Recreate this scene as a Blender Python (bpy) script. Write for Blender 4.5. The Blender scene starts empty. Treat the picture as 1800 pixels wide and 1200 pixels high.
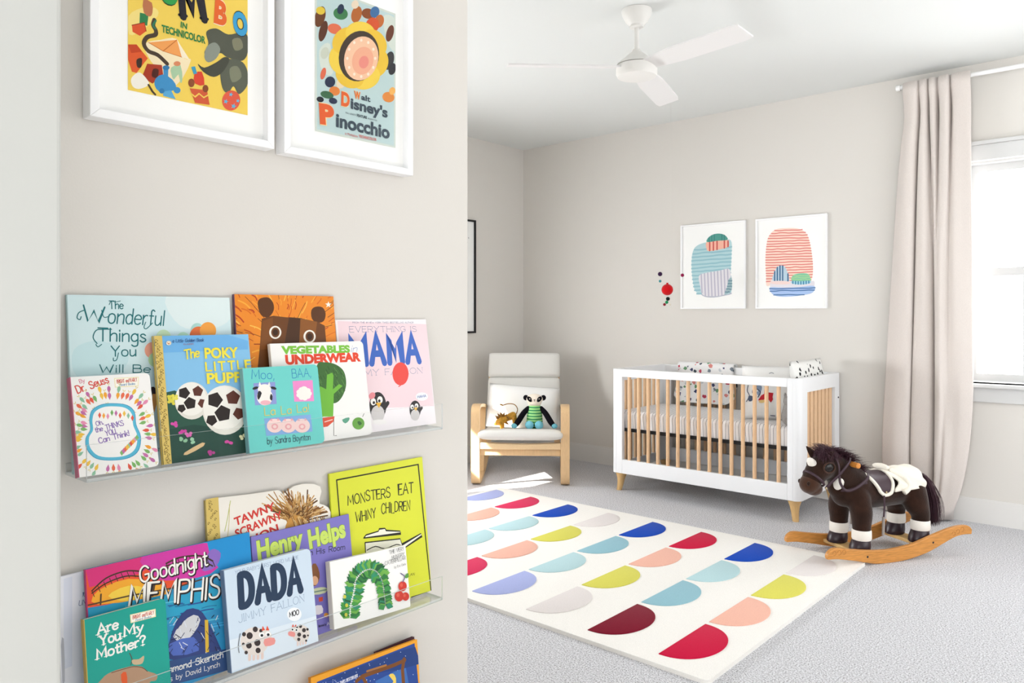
import bpy, bmesh, math, random
from math import sin, cos, pi, radians, sqrt, atan2
from mathutils import Vector, Matrix

# ------------------------------------------------------------------ camera, light, exposure
SC = bpy.context.scene
COL = SC.collection
FPX, HORIZON, CAM_H, YAW = 1343.0, 555.0, 1.27, radians(41.67)
cam = bpy.data.cameras.new('camera')
cam.sensor_width = 36.0
cam.lens = FPX / 1800 * 36
cam.shift_y = -(600 - HORIZON) / 1800
cam.clip_start = 0.02
camo = bpy.data.objects.new('camera', cam)
camo.location = (0, 0, CAM_H)
camo.rotation_euler = (radians(90), 0, YAW)
COL.objects.link(camo)
SC.camera = camo

SC.view_settings.view_transform = 'Standard'
SC.view_settings.look = 'None'
SC.view_settings.gamma = 1
SC.view_settings.use_curve_mapping = False
SC.view_settings.exposure = 0.31

world = bpy.data.worlds.new('daylight')
SC.world = world
world.use_nodes = True
wn = world.node_tree.nodes
wn['Background'].inputs[0].default_value = (0.965, 0.985, 1.0, 1)
wn['Background'].inputs[1].default_value = 0.88

sun = bpy.data.lights.new('sun', 'SUN')
sun.energy = 24.0
sun.angle = radians(0.6)
sun.color = (1.0, 0.94, 0.84)
suno = bpy.data.objects.new('sun', sun)
SUN_DIR = Vector((0.45, 0.90, -0.55))
suno.rotation_euler = SUN_DIR.to_track_quat('-Z', 'Y').to_euler()
suno.location = (-7, -1, 6)
COL.objects.link(suno)

def area_lamp(name, loc, rot, sx, sy, watts, col=(0.96, 0.98, 1.0)):
    """area lamp, for daylight at a window or as added fill"""
    l = bpy.data.lights.new(name, 'AREA')
    l.shape = 'RECTANGLE'
    l.size, l.size_y = sx, sy
    l.energy = watts
    l.color = col
    o = bpy.data.objects.new(name, l)
    o.location = loc
    o.rotation_euler = rot
    COL.objects.link(o)
area_lamp('fill_lamp_right', (1.42, 4.0, 1.5), (radians(90), 0, radians(90)), 2.3, 1.9, 33)  # added fill lamp in the unseen right wall, brightens the room
area_lamp('fill_lamp_hall', (0.1, -5.0, 1.6), (radians(90), 0, radians(0)), 2.0, 2.0, 150)  # added fill lamp behind the camera, brightens faces turned to the front
area_lamp('daylight_curtain_window', (-0.745, 5.60, 1.54), (radians(-90), 0, 0), 0.6, 1.35, 20)
area_lamp('daylight_left', (-4.74, 2.82, 1.14), (radians(90), 0, radians(-90)), 1.4, 0.55, 58)

# ------------------------------------------------------------------ room measures
WX = -1.235            # face of the wall that carries the book shelves
FY = 1.237             # where that wall ends
LX = -4.68             # far left wall
BY = 5.417             # wall behind the crib
CH = 2.82              # ceiling height

# ------------------------------------------------------------------ helpers
def lin(h):
    h = h.lstrip('#')
    out = []
    for i in (0, 2, 4):
        c = int(h[i:i + 2], 16) / 255
        out.append(c / 12.92 if c <= 0.04045 else ((c + 0.055) / 1.055) ** 2.4)
    return out

MATS = {}
def mat(name, hexcol, rough=0.5, metal=0.0, spec=0.4, bump=0.0, scale=200.0, vary=0.0, detail=2.0, sheen=0.0, trans=0.0, ior=1.45, coat=0.0, stretch=None, vscale=None):
    if name in MATS:
        return MATS[name]
    m = bpy.data.materials.new(name)
    m.use_nodes = True
    nt = m.node_tree
    b = nt.nodes['Principled BSDF']
    c = lin(hexcol) + [1]
    b.inputs['Base Color'].default_value = c
    b.inputs['Roughness'].default_value = rough
    b.inputs['Metallic'].default_value = metal
    b.inputs['Specular IOR Level'].default_value = spec
    b.inputs['IOR'].default_value = ior
    if sheen:
        b.inputs['Sheen Weight'].default_value = sheen
    if coat:
        b.inputs['Coat Weight'].default_value = coat
    if trans:
        b.inputs['Transmission Weight'].default_value = trans
    if bump or vary:
        tc = nt.nodes.new('ShaderNodeTexCoord')
        src = tc.outputs['Object']
        if stretch:
            mp = nt.nodes.new('ShaderNodeMapping')
            mp.inputs['Scale'].default_value = stretch
            nt.links.new(src, mp.inputs[0])
            src = mp.outputs[0]
    if vary:
        n = nt.nodes.new('ShaderNodeTexNoise')
        n.inputs['Scale'].default_value = vscale or scale
        n.inputs['Detail'].default_value = detail
        nt.links.new(src, n.inputs['Vector'])
        r = nt.nodes.new('ShaderNodeMapRange')
        r.inputs['From Min'].default_value = 0.3
        r.inputs['From Max'].default_value = 0.7
        r.inputs['To Min'].default_value = 1 - vary
        r.inputs['To Max'].default_value = 1 + vary
        nt.links.new(n.outputs['Fac'], r.inputs['Value'])
        mx = nt.nodes.new('ShaderNodeMix')
        mx.data_type = 'RGBA'
        mx.blend_type = 'MULTIPLY'
        mx.inputs[0].default_value = 1
        mx.inputs[6].default_value = c
        nt.links.new(r.outputs[0], mx.inputs[7])
        nt.links.new(mx.outputs[2], b.inputs['Base Color'])
    if bump:
        n2 = nt.nodes.new('ShaderNodeTexNoise')
        n2.inputs['Scale'].default_value = scale
        n2.inputs['Detail'].default_value = detail
        nt.links.new(src, n2.inputs['Vector'])
        bp = nt.nodes.new('ShaderNodeBump')
        bp.inputs['Strength'].default_value = bump
        bp.inputs['Distance'].default_value = 0.003
        nt.links.new(n2.outputs['Fac'], bp.inputs['Height'])
        nt.links.new(bp.outputs[0], b.inputs['Normal'])
    MATS[name] = m
    return m

def ink(hexcol):
    return mat('print_' + hexcol.lstrip('#').lower(), hexcol, rough=0.42, spec=0.3)

def meshobj(name, me, parent=None, mats=(), smooth=None):
    o = bpy.data.objects.new(name, me)
    for m in mats:
        me.materials.append(m)
    COL.objects.link(o)
    if parent is not None:
        o.parent = parent
    if smooth is not None:
        for p in me.polygons:
            p.use_smooth = True
        if smooth < 180:
            try:
                me.set_sharp_from_angle(angle=radians(smooth))
            except Exception:
                pass
    return o

def obj(name, bm, mats, parent=None, smooth=40, bevel=0.0, segs=2):
    if not isinstance(mats, (list, tuple)):
        mats = [mats]
    bmesh.ops.recalc_face_normals(bm, faces=bm.faces[:])
    me = bpy.data.meshes.new(name)
    bm.to_mesh(me)
    bm.free()
    o = meshobj(name, me, parent, mats, smooth)
    if bevel:
        md = o.modifiers.new('bevel', 'BEVEL')
        md.width = bevel
        md.segments = segs
        md.limit_method = 'ANGLE'
        md.angle_limit = radians(40)
    return o

def tag(o, label, cat, group=None):
    o['label'] = label
    o['category'] = cat
    if group:
        o['group'] = group
    return o

def structure(o):
    o['kind'] = 'structure'
    return o

def thing(name, label, cat, loc=(0, 0, 0), rotz=0, group=None, matrix=None):
    o = bpy.data.objects.new(name, None)
    o.empty_display_size = 0.05
    COL.objects.link(o)
    if matrix is not None:
        o.matrix_world = matrix
    else:
        o.location = loc
        o.rotation_euler = (0, 0, rotz)
    return tag(o, label, cat, group)

def box(bm, x0, x1, y0, y1, z0, z1, mi=0):
    v = [bm.verts.new(p) for p in ((x0, y0, z0), (x1, y0, z0), (x1, y1, z0), (x0, y1, z0), (x0, y0, z1), (x1, y0, z1), (x1, y1, z1), (x0, y1, z1))]
    for f in ((3, 2, 1, 0), (4, 5, 6, 7), (0, 1, 5, 4), (1, 2, 6, 5), (2, 3, 7, 6), (3, 0, 4, 7)):
        bm.faces.new([v[i] for i in f]).material_index = mi

def boxm(x0, x1, y0, y1, z0, z1):
    bm = bmesh.new()
    box(bm, x0, x1, y0, y1, z0, z1)
    return bm

def frames_along(pts):
    pts = [Vector(p) for p in pts]
    out = []
    up = None
    for i, p in enumerate(pts):
        t = (pts[min(i + 1, len(pts) - 1)] - pts[max(i - 1, 0)]).normalized()
        if up is None:
            a = Vector((0, 0, 1)) if abs(t.z) < 0.9 else Vector((1, 0, 0))
            up = (a - t * a.dot(t)).normalized()
        else:
            up = up - t * up.dot(t)
            up = up.normalized() if up.length > 1e-6 else t.orthogonal().normalized()
        out.append((p, t, up, t.cross(up)))
    return out

def tube(bm, pts, rad, seg=10, mi=0, flat=1.0, cap=True):
    fr = frames_along(pts)
    rings = []
    for i, (p, t, u, s) in enumerate(fr):
        r = rad[i] if isinstance(rad, (list, tuple)) else rad
        rings.append([bm.verts.new(p + u * (r * cos(2 * pi * k / seg)) + s * (r * flat * sin(2 * pi * k / seg))) for k in range(seg)])
    for a, b in zip(rings, rings[1:]):
        for k in range(seg):
            bm.faces.new((a[k], a[(k + 1) % seg], b[(k + 1) % seg], b[k])).material_index = mi
    if cap:
        bm.faces.new(rings[0][::-1]).material_index = mi
        bm.faces.new(rings[-1]).material_index = mi

def catmull(pts, n=6, closed=False):
    P = [Vector(p) for p in pts]
    if len(P) < 3:
        return P
    out = []
    N = len(P)
    rng = range(N) if closed else range(N - 1)
    for i in rng:
        p0 = P[(i - 1) % N] if closed else P[max(i - 1, 0)]
        p1, p2 = P[i], P[(i + 1) % N]
        p3 = P[(i + 2) % N] if closed else P[min(i + 2, N - 1)]
        for k in range(n):
            t = k / n
            out.append(0.5 * ((2 * p1) + (p2 - p0) * t + (2 * p0 - 5 * p1 + 4 * p2 - p3) * t * t + (3 * p1 - p0 - 3 * p2 + p3) * t ** 3))
    if not closed:
        out.append(P[-1])
    return out

def lathe(bm, prof, seg=24, c=(0, 0, 0), mi=0, axis='z'):
    rings = []
    for r, z in prof:
        ring = []
        for k in range(seg):
            a = 2 * pi * k / seg
            if axis == 'z':
                p = (c[0] + r * cos(a), c[1] + r * sin(a), c[2] + z)
            elif axis == 'y':
                p = (c[0] + r * cos(a), c[1] + z, c[2] + r * sin(a))
            else:
                p = (c[0] + z, c[1] + r * cos(a), c[2] + r * sin(a))
            ring.append(bm.verts.new(p))
        rings.append(ring)
    for a, b in zip(rings, rings[1:]):
        for k in range(seg):
            bm.faces.new((a[k], a[(k + 1) % seg], b[(k + 1) % seg], b[k])).material_index = mi
    bm.faces.new(rings[0][::-1]).material_index = mi
    bm.faces.new(rings[-1]).material_index = mi

def ball(bm, c, r, mi=0, rot=None, seg=16):
    if not isinstance(r, (list, tuple)):
        r = (r, r, r)
    M = Matrix.Translation(c) @ (rot.to_4x4() if rot else Matrix.Identity(4)) @ Matrix.Diagonal((r[0], r[1], r[2], 1))
    g = bmesh.ops.create_uvsphere(bm, u_segments=seg, v_segments=max(6, seg // 2), radius=1, matrix=M)
    fs = set()
    for v in g['verts']:
        fs.update(v.link_faces)
    for f in fs:
        f.material_index = mi

def prism(bm, outline, fn, d0, d1, mi=0):
    """outline: 2-D points; fn(a, b, d) -> 3-D point; closed solid between d0 and d1."""
    A = [bm.verts.new(fn(a, b, d0)) for a, b in outline]
    B = [bm.verts.new(fn(a, b, d1)) for a, b in outline]
    n = len(A)
    for i in range(n):
        bm.faces.new((A[i], A[(i + 1) % n], B[(i + 1) % n], B[i])).material_index = mi
    bm.faces.new(A[::-1]).material_index = mi
    bm.faces.new(B).material_index = mi

def capsule(bm, pts, rad, seg=14, flat=1.0):
    """tapered chain with round ends, for joining into one body by voxels"""
    P = catmull(pts, 5) if len(pts) > 2 else [Vector(p) for p in pts]
    if len(pts) > 2:
        R = [v.x for v in catmull([(r, 0, 0) for r in rad], 5)]
    else:
        R = list(rad)
    tube(bm, P, R, seg=seg, flat=flat)
    ball(bm, P[0], R[0] * 0.99, seg=seg)
    ball(bm, P[-1], R[-1] * 0.99, seg=seg)

def merged(name, bm, mats, parent, voxel=0.006, smooth=6):
    """one continuous skin round overlapping volumes"""
    if not isinstance(mats, (list, tuple)):
        mats = [mats]
    bmesh.ops.recalc_face_normals(bm, faces=bm.faces[:])
    me = bpy.data.meshes.new('tmp')
    bm.to_mesh(me)
    bm.free()
    t = bpy.data.objects.new('tmp', me)
    COL.objects.link(t)
    r = t.modifiers.new('r', 'REMESH')
    r.mode = 'VOXEL'
    r.voxel_size = voxel
    s = t.modifiers.new('s', 'SMOOTH')
    s.factor = 0.5
    s.iterations = smooth
    dg = bpy.context.evaluated_depsgraph_get()
    me2 = bpy.data.meshes.new_from_object(t.evaluated_get(dg))
    bpy.data.objects.remove(t)
    bpy.data.meshes.remove(me)
    me2.materials.clear()
    me2.name = name
    return meshobj(name, me2, parent, mats, 180)

def cushion(bm, w, h, t, M, mi=0, n=18, pinch=0.35, wob=0.0, seed=1):
    """soft square cushion in the local xy plane of M"""
    rnd = random.Random(seed)
    ph = [rnd.uniform(0, 6.28) for _ in range(4)]
    def P(i, j, side):
        u = -1 + 2 * i / n
        v = -1 + 2 * j / n
        e = max(0.0, (1 - abs(u) ** 3.0)) * max(0.0, (1 - abs(v) ** 3.0))
        z = side * t * 0.5 * (e ** 0.45)
        z += wob * sin(3 * u + ph[0]) * cos(4 * v + ph[1]) * e
        x = u * w / 2 * (1 - 0.06 * pinch * (1 - v * v) * abs(u))
        y = v * h / 2 * (1 - 0.06 * pinch * (1 - u * u) * abs(v))
        return M @ Vector((x, y, z))
    G = {}
    for side in (1, -1):
        for i in range(n + 1):
            for j in range(n + 1):
                edge = i in (0, n) or j in (0, n)
                if edge and side == -1:
                    G[(i, j, -1)] = G[(i, j, 1)]
                else:
                    G[(i, j, side)] = bm.verts.new(P(i, j, side))
    for side in (1, -1):
        for i in range(n):
            for j in range(n):
                q = [G[(i, j, side)], G[(i + 1, j, side)], G[(i + 1, j + 1, side)], G[(i, j + 1, side)]]
                bm.faces.new(q if side == 1 else q[::-1]).material_index = mi

# ------------------------------------------------------------------ photo pixels to surfaces (for drawing printed covers where they stand)
CF = Vector((-sin(YAW), cos(YAW), 0))
CR = Vector((cos(YAW), sin(YAW), 0))
CROPS = {0: (0, 0, 1), 1: (100, 0, .233333), 2: (460, 0, .266667), 3: (100, 500, .3), 4: (400, 500, .266667),
         5: (100, 840, .3), 6: (360, 800, .333333), 7: (1100, 360, .222222), 8: (1060, 620, .133333), 9: (1270, 610, .141626)}
def ray_at(u, v):
    return CF + CR * ((u - 900) / FPX) + Vector((0, 0, -(v - HORIZON) / FPX))
def on_plane(u, v, p, n):
    r = ray_at(u, v)
    o = Vector((0, 0, CAM_H))
    return o + r * ((Vector(p) - o).dot(n) / r.dot(n))

# single stroke lettering, hundredths of the capital height
GL = {
 'A': (70, "0,0 35,100 70,0|13,36 57,36"), 'B': (56, "0,0 0,100|~0,100 36,99 50,88 50,63 36,54 0,54|~0,54 40,53 56,40 56,13 40,1 0,0"),
 'C': (60, "~60,82 45,97 26,99 6,80 0,50 6,20 26,1 45,3 60,18"), 'D': (62, "0,0 0,100|~0,100 30,99 54,82 62,50 54,18 30,1 0,0"),
 'E': (50, "50,100 0,100 0,0 50,0|0,53 42,53"), 'F': (48, "50,100 0,100 0,0|0,53 42,53"),
 'G': (62, "~60,82 45,97 26,99 6,80 0,50 6,20 26,1 45,3 60,20|60,18 60,45 36,45"), 'H': (58, "0,0 0,100|58,0 58,100|0,52 58,52"),
 'I': (8, "4,0 4,100"), 'J': (40, "~40,100 40,25 33,6 18,0 5,6 0,24"), 'K': (56, "0,0 0,100|54,100 0,42|18,58 58,0"),
 'L': (46, "0,100 0,0 48,0"), 'M': (74, "0,0 6,100 37,25 68,100 74,0"), 'N': (58, "0,0 0,100 58,0 58,100"),
 'O': (68, "~34,100 10,86 0,50 10,14 34,0 58,14 68,50 58,86 34,100"), 'P': (54, "0,0 0,100|~0,100 38,99 54,88 54,60 38,48 0,48"),
 'R': (58, "0,0 0,100|~0,100 38,99 54,88 54,60 38,48 0,48|26,48 58,0"), 'S': (55, "~52,84 38,99 16,98 3,82 8,62 28,52 48,42 55,22 44,4 22,0 6,6 0,18"),
 'T': (62, "0,100 62,100|31,100 31,0"), 'U': (58, "~0,100 0,30 8,7 29,0 50,7 58,30 58,100"), 'V': (64, "0,100 32,0 64,100"),
 'W': (88, "0,100 22,0 44,70 66,0 88,100"), 'X': (58, "0,0 58,100|0,100 58,0"), 'Y': (60, "0,100 30,50 60,100|30,50 30,0"), 'Z': (54, "0,100 54,100 0,0 54,0"),
 'a': (44, "~44,46 30,62 10,56 0,30 10,4 28,2 44,20|44,62 44,0"), 'b': (46, "0,100 0,0|~0,44 16,62 36,58 46,31 36,4 16,0 0,18"),
 'c': (42, "~42,50 28,62 10,56 0,31 10,5 28,0 42,12"), 'd': (44, "~44,46 30,62 10,56 0,30 10,4 28,2 44,18|44,100 44,0"),
 'e': (44, "~2,34 44,34 42,52 24,62 6,52 0,30 8,6 26,0 42,10"), 'f': (28, "~34,92 22,100 12,90 12,70 12,0|0,60 28,60"),
 'g': (44, "~44,46 30,62 10,56 0,31 10,6 28,4 44,18|~44,62 44,-18 34,-34 16,-36 4,-26"), 'h': (42, "0,100 0,0|~0,40 14,58 30,62 42,50 42,0"),
 'i': (6, "3,62 3,0|3,80 3,88"), 'k': (40, "0,100 0,0|38,62 0,24|12,34 42,0"), 'l': (6, "3,100 3,0"),
 'm': (68, "0,62 0,0|~0,44 12,60 24,62 34,50 34,0|~34,44 46,60 58,62 68,50 68,0"), 'n': (42, "0,62 0,0|~0,42 14,58 30,62 42,50 42,0"),
 'o': (46, "~23,62 6,54 0,31 6,8 23,0 40,8 46,31 40,54 23,62"), 'p': (46, "0,62 0,-36|~0,44 16,62 36,58 46,31 36,4 16,0 0,18"),
 'r': (28, "0,62 0,0|~0,38 10,56 22,62 30,60"), 's': (38, "~36,52 24,62 8,58 4,46 16,34 32,26 38,14 28,2 12,0 0,10"),
 't': (28, "~12,88 12,16 18,2 30,4|0,62 28,62"), 'u': (42, "~0,62 0,18 8,2 24,2 42,22|42,62 42,0"), 'v': (42, "0,62 21,0 42,62"),
 'w': (60, "0,62 15,0 30,48 45,0 60,62"), 'x': (40, "0,62 40,0|40,62 0,0"), 'y': (44, "0,62 22,4|~44,62 22,4 10,-30 -4,-36"), 'z': (42, "0,62 40,62 0,0 42,0"),
 '!': (6, "3,100 3,30|3,8 3,0"), '?': (44, "~0,80 10,98 30,98 42,80 34,60 22,50 20,30|20,8 20,0"), '.': (6, "3,6 3,0"), ',': (8, "5,8 0,-14"),
 "'": (6, "4,100 2,80"), ':': (6, "3,55 3,48|3,10 3,3"), '1': (16, "0,82 16,100 16,0"), '0': (50, "~25,100 6,84 0,50 6,16 25,0 44,16 50,50 44,84 25,100"),
 '#': (50, "12,0 22,100|32,0 42,100|0,34 50,34|4,66 54,66"), '-': (26, "0,36 26,36"), ' ': (34, ""),
}
FONT_CACHE = {}
def font_polys(text, bold, shear):
    key = (text, bold, shear)
    if key in FONT_CACHE:
        return FONT_CACHE[key]
    cu = bpy.data.curves.new('t', 'FONT')
    cu.body = text
    cu.size = 1
    cu.offset = bold
    cu.shear = shear
    cu.resolution_u = 4
    cu.fill_mode = 'FRONT'
    t = bpy.data.objects.new('t', cu)
    COL.objects.link(t)
    dg = bpy.context.evaluated_depsgraph_get()
    me = bpy.data.meshes.new_from_object(t.evaluated_get(dg))
    bpy.data.objects.remove(t)
    bpy.data.curves.remove(cu)
    V = [(v.co.x, v.co.y) for v in me.vertices]
    Fc = [list(p.vertices) for p in me.polygons]
    bpy.data.meshes.remove(me)
    x0 = min(p[0] for p in V)
    x1 = max(p[0] for p in V)
    V = [((p[0] - x0) / (x1 - x0), p[1]) for p in V]
    FONT_CACHE[key] = (V, Fc)
    return V, Fc
BCAP = max(p[1] for p in font_polys('H', 0, 0)[0])

class Art:
    """Prints flat shapes on a surface: M maps (across, up, out) to the room; each shape lies a hair above the one before."""
    def __init__(s, M, bm, mats, crop=0, clip=None, step=0.000015, base=0.0):
        s.M, s.bm, s.mats, s.k, s.clip, s.step = M, bm, mats, crop, clip, step
        s.o = M.translation
        s.n = M.col[2].to_3d()
        s.inv = M.inverted()
        s.z = base
        s.cnt = 0
    def L(s, p):
        ox, oy, sc = CROPS[s.k]
        q = s.inv @ on_plane(ox + p[0] * sc, oy + p[1] * sc, s.o, s.n)
        return Vector((q.x, q.y))
    def LL(s, pts, loc):
        return [Vector(p[:2]) for p in pts] if loc else [s.L(p) for p in pts]
    def mi(s, col):
        m = ink(col) if isinstance(col, str) else col
        if m not in s.mats:
            s.mats.append(m)
        return s.mats.index(m)
    def up(s):
        s.z += s.step
    def c(s, p):
        if s.clip:
            return Vector((min(max(p[0], s.clip[0]), s.clip[1]), min(max(p[1], s.clip[2]), s.clip[3])))
        return p
    def face(s, pts, mi):
        P = []
        for p in pts:
            p = s.c(p)
            if not P or (Vector(p[:2]) - P[-1]).length > 1e-6:
                P.append(Vector(p[:2]))
        if len(P) > 2 and (P[0] - P[-1]).length < 1e-6:
            P.pop()
        if len(P) < 3:
            return
        a = sum(P[i].x * P[(i + 1) % len(P)].y - P[(i + 1) % len(P)].x * P[i].y for i in range(len(P)))
        if abs(a) < 1e-10:
            return
        if a < 0:
            P = P[::-1]
        s.cnt = (s.cnt + 1) % 7
        z = s.z + s.cnt * 1.6e-6
        f = s.bm.faces.new([s.bm.verts.new((p.x, p.y, z)) for p in P])
        f.material_index = mi
    def poly(s, pts, col, smooth=0, loc=False):
        s.up()
        P = s.LL(pts, loc)
        if smooth:
            P = [Vector(q[:2]) for q in catmull([p.to_3d() for p in P], smooth, closed=True)]
        s.face(P, s.mi(col))
    def ell(s, c, rx, ry, col, rot=0, loc=False, n=28):
        pts = [(c[0] + rx * cos(t) * cos(rot) - ry * sin(t) * sin(rot), c[1] + rx * cos(t) * sin(rot) + ry * sin(t) * cos(rot)) for t in [2 * pi * i / n for i in range(n)]]
        s.poly(pts, col, 0, loc)
    def line(s, pts, w, col, smooth=0, loc=False, wl=None, newlayer=True):
        """w: width in crop pixels (or metres when loc)"""
        if newlayer:
            s.up()
        P = s.LL(pts, loc)
        if wl is None:
            wl = w if loc else w * CROPS[s.k][2] * ((s.L((pts[0][0] + 10, pts[0][1])) - s.L(pts[0])).length / (10 * CROPS[s.k][2]))
        if smooth:
            P = [Vector(q[:2]) for q in catmull([p.to_3d() for p in P], smooth)]
        s.ribbon(P, wl, s.mi(col))
    def ribbon(s, P, w, mi):
        n = len(P)
        if n < 2:
            return
        nr = []
        for i in range(n):
            a = P[max(i - 1, 0)]
            b = P[min(i + 1, n - 1)]
            d = b - a
            d = d.normalized() if d.length > 1e-9 else Vector((1, 0))
            m = Vector((-d.y, d.x))
            if 0 < i < n - 1:
                d1 = (P[i] - a)
                if d1.length > 1e-9:
                    d1.normalize()
                    m = m / max(0.45, m.dot(Vector((-d1.y, d1.x))))
            nr.append(m * (w / 2))
        for i in range(n - 1):
            s.face([P[i] + nr[i], P[i + 1] + nr[i + 1], P[i + 1] - nr[i + 1], P[i] - nr[i]], mi)
        for q in (P[0], P[-1]):
            s.face([q + Vector((cos(t), sin(t))) * (w / 2) for t in [2 * pi * i / 8 for i in range(8)]], mi)
    def basis(s, p0, p1, hp, loc):
        if loc:
            a, b = Vector(p0), Vector(p1)
            h = hp
        else:
            a, b = s.L(p0), s.L(p1)
            h = (s.L((p0[0], p0[1] - hp)) - a).length
        ex = b - a
        e = ex.normalized()
        return a, ex, Vector((-e.y, e.x)) * h
    def text(s, t, p0, p1, hp, col, bold=0.0, shear=0.0, loc=False, outline=None, osz=0.03):
        """solid letters between baseline points p0 and p1, capitals hp tall"""
        if outline:
            s.text(t, p0, p1, hp, outline, bold + osz, shear, loc)
        s.up()
        a, ex, ey = s.basis(p0, p1, hp, loc)
        V, Fc = font_polys(t, bold, shear)
        mi = s.mi(col)
        Q = [s.c(a + ex * v[0] + ey * (v[1] / BCAP)) for v in V]
        vs = [s.bm.verts.new((q[0], q[1], s.z)) for q in Q]
        for f in Fc:
            try:
                s.bm.faces.new([vs[i] for i in f]).material_index = mi
            except ValueError:
                pass
    def hand(s, t, p0, p1, hp, col, w=0.1, serif=0.0, shear=0.0, loc=False, jig=0.0, space=16, seed=3, arc=0.0, ws=34):
        """drawn letters: strokes of width w (of the capital height)"""
        s.up()
        rnd = random.Random(seed)
        a, ex, ey = s.basis(p0, p1, hp, loc)
        adv = []
        x = 0
        for ch in t:
            adv.append(x)
            x += (ws if ch == ' ' else GL[ch][0]) + space
        tot = max(1, x - space)
        mi = s.mi(col)
        wl = w * ey.length
        for ch, x0 in zip(t, adv):
            dy = rnd.uniform(-jig, jig) * 100
            sc = 1 + rnd.uniform(-jig, jig)
            for st in GL[ch][1].split('|'):
                if not st:
                    continue
                sm = st[0] == '~'
                raw = [tuple(float(q) for q in p.split(',')) for p in st.lstrip('~').split()]
                def W(px, py):
                    X = (x0 + px + shear * py) / tot
                    return a + ex * X + ey * ((py * sc + dy) / 100 + arc * 4 * X * (1 - X))
                P = [W(*p) for p in raw]
                if sm:
                    P = [Vector(q[:2]) for q in catmull([p.to_3d() for p in P], 4)]
                s.ribbon(P, wl, mi)
                if serif:
                    for e, nb in ((raw[0], raw[1]), (raw[-1], raw[-2])):
                        if not sm and e[1] in (0, 62, 100, -36) and abs(nb[1] - e[1]) > abs(nb[0] - e[0]) * 0.6:
                            sw = max(serif * 0.55, w * 0.5)
                            s.ribbon([W(e[0] - serif * 100, e[1] + (sw * 40 if e[1] <= 0 else -sw * 40)), W(e[0] + serif * 100, e[1] + (sw * 40 if e[1] <= 0 else -sw * 40))], sw * ey.length * 0.8, mi)

# ------------------------------------------------------------------ materials
def speckle(name, c0, c1, c2, scale, bump, rough=0.95):
    m = bpy.data.materials.new(name)
    m.use_nodes = True
    nt = m.node_tree
    b = nt.nodes['Principled BSDF']
    b.inputs['Roughness'].default_value = rough
    b.inputs['Specular IOR Level'].default_value = 0.1
    tc = nt.nodes.new('ShaderNodeTexCoord')
    n = nt.nodes.new('ShaderNodeTexNoise')
    n.inputs['Scale'].default_value = scale
    n.inputs['Detail'].default_value = 3
    n.inputs['Roughness'].default_value = 0.7
    nt.links.new(tc.outputs['Object'], n.inputs['Vector'])
    r = nt.nodes.new('ShaderNodeValToRGB')
    e = r.color_ramp.elements
    e[0].position = 0.33
    e[0].color = lin(c0) + [1]
    e[1].position = 0.66
    e[1].color = lin(c2) + [1]
    k = e.new(0.48)
    k.color = lin(c1) + [1]
    nt.links.new(n.outputs['Fac'], r.inputs[0])
    nt.links.new(r.outputs[0], b.inputs['Base Color'])
    bp = nt.nodes.new('ShaderNodeBump')
    bp.inputs['Strength'].default_value = bump
    bp.inputs['Distance'].default_value = 0.006
    nt.links.new(n.outputs['Fac'], bp.inputs['Height'])
    nt.links.new(bp.outputs[0], b.inputs['Normal'])
    MATS[name] = m
    return m

def clear(name, tint=(1, 1, 1), gloss=0.06, rough=0.02):
    m = bpy.data.materials.new(name)
    m.use_nodes = True
    nt = m.node_tree
    nt.nodes.remove(nt.nodes['Principled BSDF'])
    t = nt.nodes.new('ShaderNodeBsdfTransparent')
    t.inputs[0].default_value = (*tint, 1)
    g = nt.nodes.new('ShaderNodeBsdfGlossy')
    g.inputs['Roughness'].default_value = rough
    g.inputs['Color'].default_value = (0.95, 0.95, 0.95, 1)
    f = nt.nodes.new('ShaderNodeLayerWeight')
    f.inputs['Blend'].default_value = 0.12
    ma = nt.nodes.new('ShaderNodeMath')
    ma.operation = 'MULTIPLY'
    ma.inputs[1].default_value = gloss / 0.06 * 0.5
    nt.links.new(f.outputs['Fresnel'], ma.inputs[0])
    mx = nt.nodes.new('ShaderNodeMixShader')
    nt.links.new(ma.outputs[0], mx.inputs[0])
    nt.links.new(t.outputs[0], mx.inputs[1])
    nt.links.new(g.outputs[0], mx.inputs[2])
    nt.links.new(mx.outputs[0], nt.nodes['Material Output'].inputs[0])
    MATS[name] = m
    return m

M_WALL = mat('wall_paint', '#dcd8d2', rough=0.9, spec=0.15, bump=0.04, scale=260)
M_CEIL = mat('ceiling_paint', '#e1e3e1', rough=0.95, spec=0.1)
M_TRIM = mat('trim_paint', '#e2e0dd', rough=0.4, spec=0.35)
M_WTRIM = mat('window_trim_paint', '#d2d2d1', rough=0.4, spec=0.35)
M_JAMB = mat('door_casing_paint', '#c4c5c1', rough=0.45, spec=0.3)
M_CARPET = speckle('carpet', '#7b7a7b', '#d3d2d6', '#fcfcff', 165, 1.0)
M_GLASS = clear('window_glass')
M_PGLASS = clear('picture_glass', gloss=0.05)
M_ACRYL = clear('clear_acrylic', tint=(0.99, 0.993, 0.993), gloss=0.08)
M_AEDGE = mat('acrylic_cut_edge', '#e4e8e8', rough=0.2, spec=0.6)
M_WHITE = mat('white_lacquer', '#f2f2f2', rough=0.35, spec=0.4)
M_BEECH = mat('pale_beech', '#e3bd96', rough=0.5, spec=0.3, vary=0.10, scale=30, detail=4, stretch=(14, 14, 1))
M_PAPER = mat('book_paper', '#efece4', rough=0.8, spec=0.1)

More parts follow.
